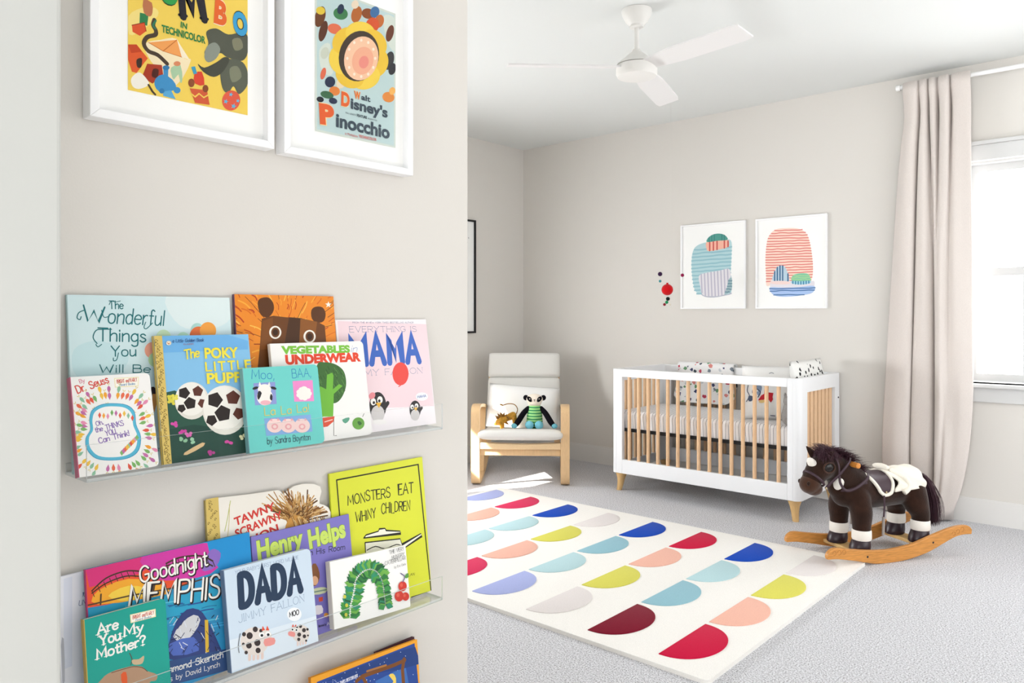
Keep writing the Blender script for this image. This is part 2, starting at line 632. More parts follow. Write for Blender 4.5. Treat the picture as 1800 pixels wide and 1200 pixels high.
# ------------------------------------------------------------------ room shell
structure(obj('floor', boxm(LX - 0.12, 1.42, -2.6, BY + 0.14, -0.08, 0), M_CARPET, smooth=None))
structure(obj('ceiling', boxm(LX - 0.12, 1.42, -2.6, BY + 0.14, CH, CH + 0.08), M_CEIL, smooth=None))
WO = (-1.05, -0.44, 0.855, 2.22)       # opening of the window by the curtain
bm = bmesh.new()
box(bm, LX - 0.12, WO[0], BY, BY + 0.14, 0, CH)
box(bm, WO[1], 1.42, BY, BY + 0.14, 0, CH)
box(bm, WO[0], WO[1], BY, BY + 0.14, 0, WO[2])
box(bm, WO[0], WO[1], BY, BY + 0.14, WO[3], CH)
structure(obj('wall_back', bm, M_WALL, smooth=None))
LO = (2.10, 3.55, 0.85, 1.37)           # opening that lets the sun reach the rocking chair
bm = bmesh.new()
box(bm, LX - 0.12, LX, FY - 0.1, LO[0], 0, CH)
box(bm, LX - 0.12, LX, LO[1], BY, 0, CH)
box(bm, LX - 0.12, LX, LO[0], LO[1], 0, LO[2])
box(bm, LX - 0.12, LX, LO[0], LO[1], LO[3], CH)
structure(obj('wall_left', bm, M_WALL, smooth=None))
RXW = 1.3                              # unseen wall on the right; its wide opening is added for the fill lamp
bm = bmesh.new()
box(bm, RXW, RXW + 0.12, 1.0, BY + 0.14, 0, 0.55)
box(bm, RXW, RXW + 0.12, 1.0, BY + 0.14, 2.45, CH)
box(bm, RXW, RXW + 0.12, 1.0, 2.8, 0.55, 2.45)
box(bm, RXW, RXW + 0.12, 5.2, BY + 0.14, 0.55, 2.45)
structure(obj('wall_right', bm, M_WALL, smooth=None))
structure(obj('wall_front', boxm(LX - 0.12, WX - 0.12, FY - 0.12, FY, 0, CH), M_WALL, smooth=None))
structure(obj('wall_entry', boxm(WX - 0.12, WX, -2.6, FY, 0, CH), M_WALL, smooth=None, bevel=0.004))
structure(obj('wall_hall', boxm(WX, -1.0, -2.6, 0.322, 0, CH), M_JAMB, smooth=None, bevel=0.006, segs=3))
bm = bmesh.new()
box(bm, LX, 1.42, BY - 0.015, BY, 0, 0.137)
box(bm, LX, 1.42, BY - 0.011, BY, 0.137, 0.15)
structure(obj('baseboard_back', bm, M_TRIM, smooth=None))
structure(obj('baseboard_left', boxm(LX, LX + 0.015, FY, BY - 0.015, 0, 0.15), M_TRIM, smooth=None, bevel=0.003))

# window beside the curtain
w = structure(obj('window_1', (lambda b: (box(b, WO[0] - 0.09, WO[0], BY - 0.02, BY, WO[2], WO[3]), box(b, WO[1], WO[1] + 0.09, BY - 0.02, BY, WO[2], WO[3]),
      box(b, WO[0] - 0.09, WO[1] + 0.09, BY - 0.024, BY, WO[3], WO[3] + 0.095), box(b, WO[0] - 0.11, WO[1] + 0.11, BY - 0.04, BY, WO[3] + 0.095, WO[3] + 0.118), b)[-1])(bmesh.new()), M_WTRIM, smooth=None, bevel=0.003))
bm = bmesh.new()
for (z0, z1, y) in ((WO[2] + 0.015, 1.56, BY + 0.045), (1.52, WO[3] - 0.012, BY + 0.08)):
    x0, x1 = WO[0] + 0.012, WO[1] - 0.012
    box(bm, x0, x0 + 0.04, y, y + 0.035, z0, z1)
    box(bm, x1 - 0.04, x1, y, y + 0.035, z0, z1)
    box(bm, x0 + 0.04, x1 - 0.04, y, y + 0.035, z0, z0 + 0.045)
    box(bm, x0 + 0.04, x1 - 0.04, y, y + 0.035, z1 - 0.045, z1)
    xm = (x0 + x1) / 2
    box(bm, xm - 0.011, xm + 0.011, y + 0.008, y + 0.028, z0 + 0.045, z1 - 0.045)
obj('window_sash', bm, M_WTRIM, w, smooth=None)
bm = bmesh.new()
box(bm, WO[0], WO[0] + 0.012, BY + 0.02, BY + 0.14, WO[2], WO[3])
box(bm, WO[1] - 0.012, WO[1], BY + 0.02, BY + 0.14, WO[2], WO[3])
box(bm, WO[0] + 0.012, WO[1] - 0.012, BY + 0.02, BY + 0.14, WO[3] - 0.012, WO[3])
obj('window_frame', bm, M_WTRIM, w, smooth=None)
bm = bmesh.new()
box(bm, WO[0] + 0.05, WO[1] - 0.05, BY + 0.061, BY + 0.064, WO[2] + 0.055, 1.52)
box(bm, WO[0] + 0.05, WO[1] - 0.05, BY + 0.096, BY + 0.099, 1.56, WO[3] - 0.05)
obj('window_pane', bm, M_GLASS, w, smooth=None)
obj('window_sill', boxm(WO[0] + 0.012, WO[1] + 0.12, BY - 0.055, BY + 0.13, WO[2] - 0.024, WO[2]), M_WTRIM, w, smooth=None, bevel=0.007, segs=3)
obj('window_apron', boxm(WO[0] - 0.09, WO[1] + 0.09, BY - 0.02, BY, WO[2] - 0.112, WO[2] - 0.024), M_WTRIM, w, smooth=None, bevel=0.003)
w2 = structure(obj('window_2', (lambda b: (box(b, LX, LX + 0.02, LO[0] - 0.09, LO[0], LO[2], LO[3] + 0.09), box(b, LX, LX + 0.02, LO[1], LO[1] + 0.09, LO[2], LO[3] + 0.09),
      box(b, LX, LX + 0.02, LO[0], LO[1], LO[3], LO[3] + 0.09), b)[-1])(bmesh.new()), M_TRIM, smooth=None))
obj('window_sill', boxm(LX - 0.1, LX + 0.05, LO[0] - 0.1, LO[1] + 0.1, LO[2] - 0.025, LO[2]), M_TRIM, w2, smooth=None)

# ------------------------------------------------------------------ curtain and rod
M_LINEN = mat('oatmeal_linen', '#dad1cb', rough=0.9, spec=0.1, bump=0.35, scale=120, vary=0.07, detail=3, stretch=(9, 9, 1.2), sheen=0.2)
ROD_Y, ROD_Z = 5.33, 2.735
t = thing('curtain_rod', 'round white curtain rod high over the window', 'curtain rod', (-0.8, ROD_Y, ROD_Z))
bm = bmesh.new()
lathe(bm, [(0.013, -0.6), (0.013, 0.75)], 16, axis='x')
obj('rod', bm, M_WHITE, t)
bm = bmesh.new()
lathe(bm, [(0.017, -0.625), (0.019, -0.622), (0.019, -0.602), (0.017, -0.6)], 16, axis='x')
obj('finial', bm, M_WHITE, t)
bm = bmesh.new()
box(bm, -0.545, -0.53, 0, BY - ROD_Y - 0.004, -0.012, 0.004)
box(bm, -0.56, -0.515, BY - ROD_Y - 0.008, BY - ROD_Y, -0.035, 0.03)
tube(bm, [(-0.5375, 0.0, -0.018), (-0.5375, 0.0, -0.03)], 0.006)
obj('bracket', bm, M_WHITE, t)

PXT = lambda u: -1.374 + (u - 1590) * 0.00318
PXB = lambda u: -1.503 + (u - 1552) * 0.003225
FOLDS = [(1588, .00, 1550, .02), (1600, .055, 1575, .065), (1612, .06, 1598, .06), (1617, .005, 1602, .0), (1622, .05, 1606, .05), (1630, .055, 1625, .07),
         (1634, .0, 1640, .06), (1638, .05, 1645, -.005), (1645, .055, 1647.5, .05), (1650, .0, 1651, .095), (1656, .055, 1658, .10), (1668, .06, 1664, .085),
         (1672, .0, 1670, .095), (1678, .055, 1682, .09), (1690, .06, 1697, .08), (1706, .05, 1712, .05), (1703, .01, 1676, .01), (1694, -.008, 1664, -.012)]
bm = bmesh.new()
rows = []
NZ = 40
for j in range(NZ + 1):
    z = 0.012 + (ROD_Z + 0.018 - 0.012) * j / NZ
    q = min(1, max(0, (2.5 - z) / 2.0)) ** 0.7
    pts = []
    for i, (ut, dt, ub, db) in enumerate(FOLDS):
        x = PXT(ut) * (1 - q) + PXB(ub) * q
        d = dt * (1 - q) + db * q + 0.006 * sin(z * 3.1 + i * 1.7)
        if z > 2.6:
            f = min(1, (z - 2.6) / 0.06)
            d = d * (1 - f) + (0.046 + 0.45 * d) * f
        if 8 <= i <= 15 and z < 0.98:
            k = sqrt(max(0.0, 1 - ((0.98 - z) / 0.985) ** 2.2))
            x0 = PXB(1645)
            x = x0 + (x - x0) * (0.12 + 0.88 * k)
        pts.append((x, ROD_Y + 0.028 - d, z))
    rows.append([bm.verts.new(p) for p in catmull(pts, 6)])
for a, b in zip(rows, rows[1:]):
    for k in range(len(a) - 1):
        bm.faces.new((a[k], a[k + 1], b[k + 1], b[k]))
cur = obj('curtain', bm, M_LINEN, smooth=180)
md = cur.modifiers.new('thick', 'SOLIDIFY')
md.thickness = 0.003
tag(cur, 'floor-length oatmeal linen curtain hanging at the left of the window', 'curtain')

# ------------------------------------------------------------------ ceiling fan
M_FAN = mat('fan_white', '#eae8e4', rough=0.4, spec=0.4)
M_BLADE = mat('fan_blade_white', '#e9e7e6', rough=0.5, spec=0.3)
t = thing('ceiling_fan', 'white three-bladed ceiling fan hanging from the ceiling', 'ceiling fan', (-2.105, 3.316, CH))
bm = bmesh.new()
lathe(bm, [(0.0765, -0.001), (0.0765, -0.008), (0.071, -0.03), (0.058, -0.055), (0.04, -0.075), (0.036, -0.078), (0.036, -0.088), (0.02, -0.09)], 40)
obj('canopy', bm, M_FAN, t)
bm = bmesh.new()
lathe(bm, [(0.0125, -0.085), (0.0125, -0.21)], 20)
obj('downrod', bm, M_FAN, t)
bm = bmesh.new()
lathe(bm, [(0.02, -0.2), (0.024, -0.212), (0.05, -0.232), (0.062, -0.245), (0.085, -0.262), (0.1, -0.275), (0.102, -0.28)], 48)
obj('motor_cover', bm, M_FAN, t)
bm = bmesh.new()
lathe(bm, [(0.08, -0.281), (0.103, -0.284), (0.104, -0.324), (0.097, -0.338), (0.08, -0.343), (0.01, -0.345)], 48)
obj('motor_housing', bm, M_FAN, t)
for k, ang in enumerate((228, 348, 106)):
    bm = bmesh.new()
    n = 14
    top, bot = [], []
    for i in range(n + 1):
        x = 0.05 + 0.61 * i / n
        w_ = 0.042 + 0.022 * min(1, i / 5)
        if i == n:
            w_ -= 0.008
        tilt = radians(-13)
        for lst, dz in ((top, 0.004), (bot, -0.004)):
            lst.append([Vector((x, s * w_ * cos(tilt), s * w_ * sin(tilt) + dz - 0.29 - 0.02 * (x - .05))) for s in (-1, 0, 1)])
    R = Matrix.Rotation(radians(ang), 4, 'Z')
    T = [[bm.verts.new(R @ p) for p in r] for r in top]
    Bt = [[bm.verts.new(R @ p) for p in r] for r in bot]
    for i in range(n):
        for q in (0, 1):
            bm.faces.new((T[i][q], T[i + 1][q], T[i + 1][q + 1], T[i][q + 1]))
            bm.faces.new((Bt[i][q + 1], Bt[i + 1][q + 1], Bt[i + 1][q], Bt[i][q]))
        for q in (0, 2):
            bm.faces.new((T[i][q], Bt[i][q], Bt[i + 1][q], T[i + 1][q]))
    for i in (0, n):
        for q in (0, 1):
            bm.faces.new((T[i][q], T[i][q + 1], Bt[i][q + 1], Bt[i][q]))
    obj('blade', bm, M_BLADE, t)

# ------------------------------------------------------------------ rug
RX0, RX1, RY0, RY1 = -3.78, -1.242, 2.408, 4.115
def tuft(name, h):
    return mat(name, h, rough=0.95, spec=0.08, bump=0.6, scale=240, vary=0.05, detail=3, sheen=0.06)
M_RUG = tuft('rug_ivory', '#f1eee9')
RC = {'r': '#c80f3e', 'p': '#efb9a6', 'y': '#d9d460', 'g': '#e3dcda', 'm': '#7d1029', 't': '#94bfcc', 'a': '#b9d8dd', 'b': '#1248b4', 'l': '#aab3e2', 'k': '#d8335e'}
GRID = ['rpyg', 'mtab', 'gypr', 'latb', 'kpyg', 'laab', 'yapk', 'ratl']     # right to left; each front to back
bm = bmesh.new()
n = 10
def rug_top(x, y):
    e = min(x - RX0, RX1 - x, y - RY0, RY1 - y)
    return 0.016 * min(1, max(0, e) / 0.012) ** 0.5
ol = []
for (cx, cy, a0) in ((RX1 - .02, RY1 - .02, 0), (RX0 + .02, RY1 - .02, 90), (RX0 + .02, RY0 + .02, 180), (RX1 - .02, RY0 + .02, 270)):
    for k in range(5):
        a = radians(a0 + 22.5 * k)
        ol.append((cx + .02 * cos(a), cy + .02 * sin(a)))
prism(bm, ol, lambda a, b, d: (a, b, d), 0.0, 0.016)
rugmats = [M_RUG]
for ci, colr in enumerate(GRID):
    for ri, ch in enumerate(colr):
        xf = -1.478 - 0.3235 * ci
        y0 = 2.478 + 0.3975 * ri
        if xf - 0.01 < RX0:
            continue
        m = tuft('rug_' + ch, RC[ch])
        if m not in rugmats:
            rugmats.append(m)
        mi = rugmats.index(m)
        pts = [(xf + 0.162 * sin(a) ** 0.85, y0 + 0.183 - 0.183 * cos(a)) for a in [pi * k / 28 for k in range(29)]]
        L0 = [bm.verts.new((px, py, 0.0145)) for px, py in pts]
        cxm, cym = xf + 0.06, y0 + 0.183
        L1 = [bm.verts.new((px, py, 0.0185)) for px, py in pts]
        L2 = [bm.verts.new((cxm + (px - cxm) * 0.96, cym + (py - cym) * 0.975, 0.0205)) for px, py in pts]
        for A, B in ((L0, L1), (L1, L2)):
            for k in range(29):
                bm.faces.new((A[k], A[(k + 1) % 29], B[(k + 1) % 29], B[k])).material_index = mi
        bm.faces.new(L2[::-1]).material_index = mi
rug = obj('rug', bm, rugmats, smooth=30)
tag(rug, 'ivory tufted rug with rows of colourful half circles on the carpet', 'rug')

# ------------------------------------------------------------------ crib
X0, X1, Y0, Y1, Z0, Z1 = -3.172, -1.787, 4.652, 5.385, 0.132, 0.885
M_CRIB = mat('crib_white', '#f0f1f3', rough=0.35, spec=0.4)
M_LEG = mat('crib_leg_wood', '#d9b27a', rough=0.45, spec=0.35, vary=0.08, scale=20, stretch=(14, 14, 1))
M_DARK = mat('dark_metal', '#1f1f22', rough=0.5)
t = thing('crib', 'white crib with natural wood spindles standing against the back wall', 'crib', ((X0 + X1) / 2, (Y0 + Y1) / 2, 0))
cx, cy = (X0 + X1) / 2, (Y0 + Y1) / 2
hx, hy = (X1 - X0) / 2, (Y1 - Y0) / 2
def long_side(name, sgn):
    bm = bmesh.new()
    ya, yb = (sgn * hy, sgn * (hy - 0.035))
    ya, yb = min(ya, yb), max(ya, yb)
    xa, xb = -hx + 0.045, hx - 0.045
    box(bm, xa, xa + 0.05, ya, yb, Z0, Z1)
    box(bm, xb - 0.035, xb, ya, yb, Z0, Z1)
    box(bm, xa + 0.05, xb - 0.035, ya, yb, Z1 - 0.055, Z1)
    box(bm, xa + 0.05, xb - 0.035, ya, yb, Z0, 0.233)
    return obj(name, bm, M_CRIB, t, smooth=None, bevel=0.0025)
long_side('front_frame', -1)
long_side('back_frame', 1)
def end_side(name, sgn):
    """end panel whose rounded corners wrap round to the long sides"""
    bm = bmesh.new()
    R, T = 0.045, 0.036
    def ring(z):
        out, inn = [], []
        for a in range(0, 91, 15):
            q = radians(a)
            out.append((sgn * (hx - R + R * sin(q)), -hy + R - R * cos(q)))
            r = R - T
            inn.append((sgn * (hx - R + r * sin(q)), -hy + R - r * cos(q)))
        out += [(x, -y) for x, y in out[::-1]]
        inn += [(x, -y) for x, y in inn[::-1]]
        return out + inn[::-1]
    for z0, z1 in ((Z0, 0.2), (Z1 - 0.09, Z1)):
        prism(bm, ring(0), lambda a, b, d: (a, b, d), z0, z1)
    for s in (-1, 1):
        o = []
        r = R - T
        for a in range(0, 91, 15):
            q = radians(a)
            o.append((sgn * (hx - R + R * sin(q)), -hy + R - R * cos(q)))
        o.append((sgn * hx, -hy + 0.12))
        o.append((sgn * (hx - T), -hy + 0.12))
        for a in range(90, -1, -15):
            q = radians(a)
            o.append((sgn * (hx - R + r * sin(q)), -hy + R - r * cos(q)))
        if s == 1:
            o = [(x, -y) for x, y in o]
        prism(bm, o, lambda a, b, d: (a, b, d), 0.2, Z1 - 0.09)
    return obj(name, bm, M_CRIB, t, smooth=30)
end_side('end_panel', -1)
end_side('end_panel', 1)
for yy in (-hy + 0.0175, hy - 0.0175):
    for k in range(15):
        bm = bmesh.new()
        x = -3.025 + 0.0784 * k - cx
        lathe(bm, [(0.0125, 0.225), (0.0125, Z1 - 0.05)], 14, c=(x, yy, 0))
        obj('spindle', bm, M_BEECH, t)
for sx in (-1, 1):
    for k in range(7):
        bm = bmesh.new()
        y = -hy + 0.168 + (2 * hy - 0.336) * k / 6
        if sx == 1:
            box(bm, hx - 0.028, hx - 0.012, y - 0.024, y + 0.024, 0.195, Z1 - 0.085)
        else:
            lathe(bm, [(0.0125, 0.195), (0.0125, Z1 - 0.085)], 14, c=(-hx + 0.018, y, 0))
        obj('slat' if sx == 1 else 'spindle', bm, M_BEECH, t, bevel=0.003 if sx == 1 else 0)
for sx in (-1, 1):
    for sy in (-1, 1):
        bm = bmesh.new()
        bx, by = sx * (hx - 0.055), sy * (hy - 0.055)
        P = [(0.042, Z0), (0.040, Z0 - 0.012), (0.030, Z0 - 0.04), (0.024, Z0 - 0.075), (0.0205, 0.02), (0.019, 0.0)]
        rings = []
        for r, z in P:
            f = (Z0 - z) / Z0
            rings.append([bm.verts.new((bx + sx * 0.012 * f * f + r * cos(2 * pi * k / 24), by + sy * 0.012 * f * f + r * sin(2 * pi * k / 24), z)) for k in range(24)])
        for a, b in zip(rings, rings[1:]):
            for k in range(24):
                bm.faces.new((a[k], a[(k + 1) % 24], b[(k + 1) % 24], b[k]))
        bm.faces.new(rings[0])
        bm.faces.new(rings[-1][::-1])
        obj('leg', bm, M_LEG, t)
bm = bmesh.new()
box(bm, -hx + 0.045, hx - 0.045, -hy + 0.04, hy - 0.04, 0.432, 0.455)
obj('mattress_support', bm, M_DARK, t, smooth=None)
for (x, y, z) in ((-hx + 0.036, -hy + 0.09, 0.77), (-hx + 0.036, -hy + 0.09, 0.3), (hx, hy - 0.06, 0.72)):
    bm = bmesh.new()
    ball(bm, (x, y, z), (0.005, 0.006, 0.006), seg=10)
    obj('bolt', bm, M_DARK, t)

# mattress in a striped sheet
def stripes_mat():
    m = bpy.data.materials.new('striped_sheet')
    m.use_nodes = True
    nt = m.node_tree
    b = nt.nodes['Principled BSDF']
    b.inputs['Roughness'].default_value = 0.9
    b.inputs['Specular IOR Level'].default_value = 0.1
    tc = nt.nodes.new('ShaderNodeTexCoord')
    sp = nt.nodes.new('ShaderNodeSeparateXYZ')
    nt.links.new(tc.outputs['Object'], sp.inputs[0])
    nz = nt.nodes.new('ShaderNodeTexNoise')
    nz.inputs['Scale'].default_value = 6
    nt.links.new(tc.outputs['Object'], nz.inputs['Vector'])
    ad = nt.nodes.new('ShaderNodeMath')
    ad.operation = 'MULTIPLY_ADD'
    ad.inputs[1].default_value = 0.012
    nt.links.new(nz.outputs['Fac'], ad.inputs[0])
    nt.links.new(sp.outputs['X'], ad.inputs[2])
    mu = nt.nodes.new('ShaderNodeMath')
    mu.operation = 'MULTIPLY'
    mu.inputs[1].default_value = 1 / 0.0232
    nt.links.new(ad.outputs[0], mu.inputs[0])
    fr = nt.nodes.new('ShaderNodeMath')
    fr.operation = 'FRACT'
    nt.links.new(mu.outputs[0], fr.inputs[0])
    lt = nt.nodes.new('ShaderNodeMath')
    lt.operation = 'LESS_THAN'
    lt.inputs[1].default_value = 0.11
    nt.links.new(fr.outputs[0], lt.inputs[0])
    mx = nt.nodes.new('ShaderNodeMix')
    mx.data_type = 'RGBA'
    mx.inputs[6].default_value = lin('#f3f1f1') + [1]
    mx.inputs[7].default_value = lin('#55555f') + [1]
    nt.links.new(lt.outputs[0], mx.inputs[0])
    nt.links.new(mx.outputs[2], b.inputs['Base Color'])
    return m
bm = bmesh.new()
prof = []
mw, mh = hy - 0.045, 0.125
for (a0, a1, yc, zc) in ((180, 90, -mw + 0.035, 0.455 + mh - 0.035), (90, 0, mw - 0.035, 0.455 + mh - 0.035)):
    for k in range(7):
        a = radians(a0 + (a1 - a0) * k / 6)
        prof.append((yc + 0.035 * cos(a), zc + 0.035 * sin(a)))
prof = [(-mw + 0.008, 0.4555)] + prof + [(mw - 0.008, 0.4555)]
prism(bm, prof, lambda a, b, d: (d, a, b), -hx + 0.05, hx - 0.05)
o = obj('mattress', bm, stripes_mat(), smooth=60)
o.location = (cx, cy, 0)
tag(o, 'crib mattress in a white sheet with thin grey stripes', 'mattress')
MTOP = 0.455 + mh

# things in the crib
def motif_mat(name, base, cols, scale, thr, elong=1.0):
    """scattered little coloured blots on pale cloth"""
    m = bpy.data.materials.new(name)
    m.use_nodes = True
    nt = m.node_tree
    b = nt.nodes['Principled BSDF']
    b.inputs['Roughness'].default_value = 0.9
    b.inputs['Specular IOR Level'].default_value = 0.1
    tc = nt.nodes.new('ShaderNodeTexCoord')
    mp = nt.nodes.new('ShaderNodeMapping')
    mp.inputs['Scale'].default_value = (1, 1, elong)
    nt.links.new(tc.outputs['Object'], mp.inputs[0])
    v = nt.nodes.new('ShaderNodeTexVoronoi')
    v.inputs['Scale'].default_value = scale
    nt.links.new(mp.outputs[0], v.inputs['Vector'])
    nz = nt.nodes.new('ShaderNodeTexNoise')
    nz.inputs['Scale'].default_value = scale * 3
    nt.links.new(mp.outputs[0], nz.inputs['Vector'])
    ad = nt.nodes.new('ShaderNodeMath')
    ad.operation = 'MULTIPLY_ADD'
    ad.inputs[1].default_value = 0.5
    nt.links.new(nz.outputs['Fac'], ad.inputs[0])
    nt.links.new(v.outputs['Distance'], ad.inputs[2])
    lt = nt.nodes.new('ShaderNodeMath')
    lt.operation = 'LESS_THAN'
    lt.inputs[1].default_value = thr
    nt.links.new(ad.outputs[0], lt.inputs[0])
    r = nt.nodes.new('ShaderNodeValToRGB')
    r.color_ramp.interpolation = 'CONSTANT'
    e = r.color_ramp.elements
    e[0].color = lin(cols[0]) + [1]
    e[1].position = 1 / len(cols)
    e[1].color = lin(cols[1 % len(cols)]) + [1]
    for i in range(2, len(cols)):
        k = e.new(i / len(cols))
        k.color = lin(cols[i]) + [1]
    sc = nt.nodes.new('ShaderNodeSeparateColor')
    nt.links.new(v.outputs['Color'], sc.inputs[0])
    nt.links.new(sc.outputs[0], r.inputs[0])
    mx = nt.nodes.new('ShaderNodeMix')
    mx.data_type = 'RGBA'
    mx.inputs[6].default_value = lin(base) + [1]
    nt.links.new(lt.outputs[0], mx.inputs[0])
    nt.links.new(r.outputs[0], mx.inputs[7])
    nt.links.new(mx.outputs[2], b.inputs['Base Color'])
    return m
M_SWAD = motif_mat('printed_muslin', '#efeeee', ['#3d4650', '#b9455a', '#6f9a76', '#474b6e', '#c9cdd2', '#7d8791', '#d98b86'], 22, 0.56)
M_DASH = motif_mat('dashed_cotton', '#f3f2ef', ['#15161a', '#15161a', '#222226'], 24, 0.54, 0.6)
# swaddle folded over the back rail
bm = bmesh.new()
xs = (-3.01, -2.545)
yb_in, yb_out = Y1 - 0.035, Y1
path = [(Y1 + 0.012, 0.72), (Y1 + 0.012, 0.86), (Y1 + 0.008, Z1 + 0.014), (Y1 - 0.018, Z1 + 0.024), (Y1 - 0.045, Z1 + 0.014), (Y1 - 0.052, 0.86), (Y1 - 0.06, 0.74), (Y1 - 0.075, 0.655), (Y1 - 0.085, 0.605)]
P = catmull([(0, a, b) for a, b in path], 4)
rows = []
for i, p in enumerate(P):
    row = []
    low = max(0, min(1, (0.75 - p.z) / 0.15)) if i > len(P) / 2 else 0
    for k in range(25):
        u = k / 24
        x = xs[0] + (xs[1] - xs[0]) * u
        e = min(u, 1 - u)
        z = p.z + (0.05 * low * max(0, 1 - e / 0.14) ** 2)
        y = p.y - 0.007 * sin(u * 17) * min(1, i / len(P) * 2) - (0.012 * sin(u * 5) * low)
        row.append(bm.verts.new((x - 0.015 * max(0, 1 - e / 0.1) * (1 if u < .5 else -1) * low, y, z)))
    rows.append(row)
for a, b in zip(rows, rows[1:]):
    for k in range(24):
        bm.faces.new((a[k], a[k + 1], b[k + 1], b[k]))
o = obj('swaddle_blanket', bm, M_SWAD, smooth=180)
s_ = o.modifiers.new('t', 'SOLIDIFY')
s_.thickness = 0.007
s_.offset = 0
tag(o, 'pale blanket with small colourful print folded over the back rail of the crib', 'blanket')

# dashed pillow along the right end
bm = bmesh.new()
cushion(bm, 0.54, 0.40, 0.075, Matrix.Identity(4), seed=4, wob=0.006)
o = obj('dashed_pillow', bm, M_DASH, smooth=180)
o.matrix_world = Matrix.Translation((-1.885, 5.06, MTOP + 0.203)) @ Matrix.Rotation(radians(90), 4, 'Z') @ Matrix.Rotation(radians(83), 4, 'X')
tag(o, 'white pillow with black dashes at the right end of the crib', 'pillow')
# white pillow with a drawn motif
M_COT = mat('white_cotton', '#f4f3f1', rough=0.9, spec=0.1, bump=0.1, scale=40)
PM = Matrix.Translation((-2.095, 4.965, MTOP + 0.178)) @ Matrix.Rotation(radians(30), 4, 'Z') @ Matrix.Rotation(radians(76), 4, 'X')
bm = bmesh.new()
cushion(bm, 0.38, 0.36, 0.11, PM, seed=7)
o = obj('picture_pillow', bm, M_COT, smooth=180)
tag(o, 'white pillow with a blue drawing and a red shape at the right of the crib', 'pillow')
# the drawing lies on the bulging front of the pillow
bm = bmesh.new()
pm = [M_COT]
A9 = Art(PM.copy(), bm, pm, 9)
A9.o = PM @ Vector((0, 0, 0.05))
A9.line([(320, 470), (310, 540), (335, 600), (300, 670)], 9, '#3f4a63', 4)
A9.line([(400, 470), (370, 560), (420, 600)], 9, '#5a6a86', 4)
A9.poly([(330, 600), (375, 610), (370, 660), (335, 670), (320, 640)], '#4a566e', 3)
A9.poly([(400, 480), (480, 480), (485, 530), (460, 580), (440, 600), (425, 560), (440, 540)], '#8b9db8', 3)
A9.line([(430, 520), (470, 560), (440, 620)], 12, '#3f4a63', 3)
A9.poly([(520, 500), (545, 560), (570, 580), (630, 570), (620, 620), (625, 650), (600, 690), (570, 650), (530, 640), (500, 660), (440, 660), (480, 600), (515, 580)], '#c8202f')
A9.poly([(450, 665), (480, 655), (530, 660), (510, 690), (460, 690)], '#e8c987', 2)
A9.line([(600, 845), (655, 850)], 10, '#3f4a63')
A9.line([(580, 325), (610, 315), (635, 325)], 7, '#3f4a63', 3)
def bulge(p):
    u, v = p.x / 0.19, p.y / 0.18
    e = max(0, 1 - abs(u) ** 3) * max(0, 1 - abs(v) ** 3)
    return 0.055 * e ** 0.45 + p.z + 0.002
bmesh.ops.triangulate(bm, faces=bm.faces[:])
bmesh.ops.subdivide_edges(bm, edges=bm.edges[:], cuts=7, use_grid_fill=True)
for v in bm.verts:
    v.co = PM @ Vector((v.co.x, v.co.y, bulge(v.co)))
obj('drawing', bm, pm, o, smooth=None)
# soft grey toy cushion by the end panel
bm = bmesh.new()
capsule(bm, [(0, 0, 0.07), (0, 0, 0.13)], [0.07, 0.05], seg=16)
ball(bm, (0.03, -0.02, 0.035), (0.075, 0.06, 0.04))
ball(bm, (0.0, -0.01, 0.19), (0.045, 0.04, 0.04))
ball(bm, (-0.03, 0.0, 0.235), (0.014, 0.01, 0.022))
ball(bm, (0.03, 0.0, 0.235), (0.014, 0.01, 0.022))
o = merged('plush_animal', bm, mat('grey_plush', '#a3a19f', rough=0.95, spec=0.05, bump=0.4, scale=160, vary=0.1), None, 0.006, 5)
o.location = (-1.895, 4.738, MTOP + 0.004)
o.scale = (0.62, 0.62, 0.8)
tag(o, 'small grey plush animal in the front right corner of the crib', 'plush toy')

# mobile hung over the crib
my = 4.95
t = thing('baby_mobile', 'felt ball baby mobile with a large red ball hanging before the back wall', 'baby mobile', (-2.85, my, CH))
def felt(h):
    return mat('felt_' + h[1:], h, rough=0.95, spec=0.05, bump=0.3, scale=300, sheen=0.2)
th = mat('white_thread', '#d8d6d0', rough=0.7)
bm = bmesh.new()
tube(bm, [(0, 0, -0.002), (0, 0, -1.235)], 0.0006, 5)
tube(bm, [(-0.09, 0, -1.236), (0.0, 0, -1.232), (0.095, 0, -1.248)], 0.0008, 6)
tube(bm, [(0.0, 0, -1.232), (0.0, 0, -1.47)], 0.0006, 5)
tube(bm, [(-0.09, 0, -1.236), (-0.09, 0, -1.31)], 0.0006, 5)
obj('wire', bm, th, t)
for (u, v, r, h) in ((1160.3, 481.5, 0.0165, '#3a2144'), (1199.5, 483.5, 0.0125, '#8d1f49'), (1160.3, 494, 0.010, '#3c8e93'), (1173, 509, 0.042, '#c9141b'), (1174, 525, 0.0145, '#14211f'), (1172, 531, 0.012, '#1e8a55'), (1168, 535, 0.0105, '#8e2030'), (1178.5, 535, 0.008, '#d9d2c4')):
    p = on_plane(u, v, (0, my, 0), Vector((0, 1, 0)))
    bm = bmesh.new()
    c = (p.x + 2.85, -0.006 if u == 1178.5 else 0, p.z - CH)
    ball(bm, c, r, seg=24)
    if r > 0.04:
        lathe(bm, [(0.012, r * 0.93), (0.006, r * 1.08), (0.010, r * 1.2)], 10, c=c)
    obj('felt_ball', bm, felt(h), t, smooth=180)

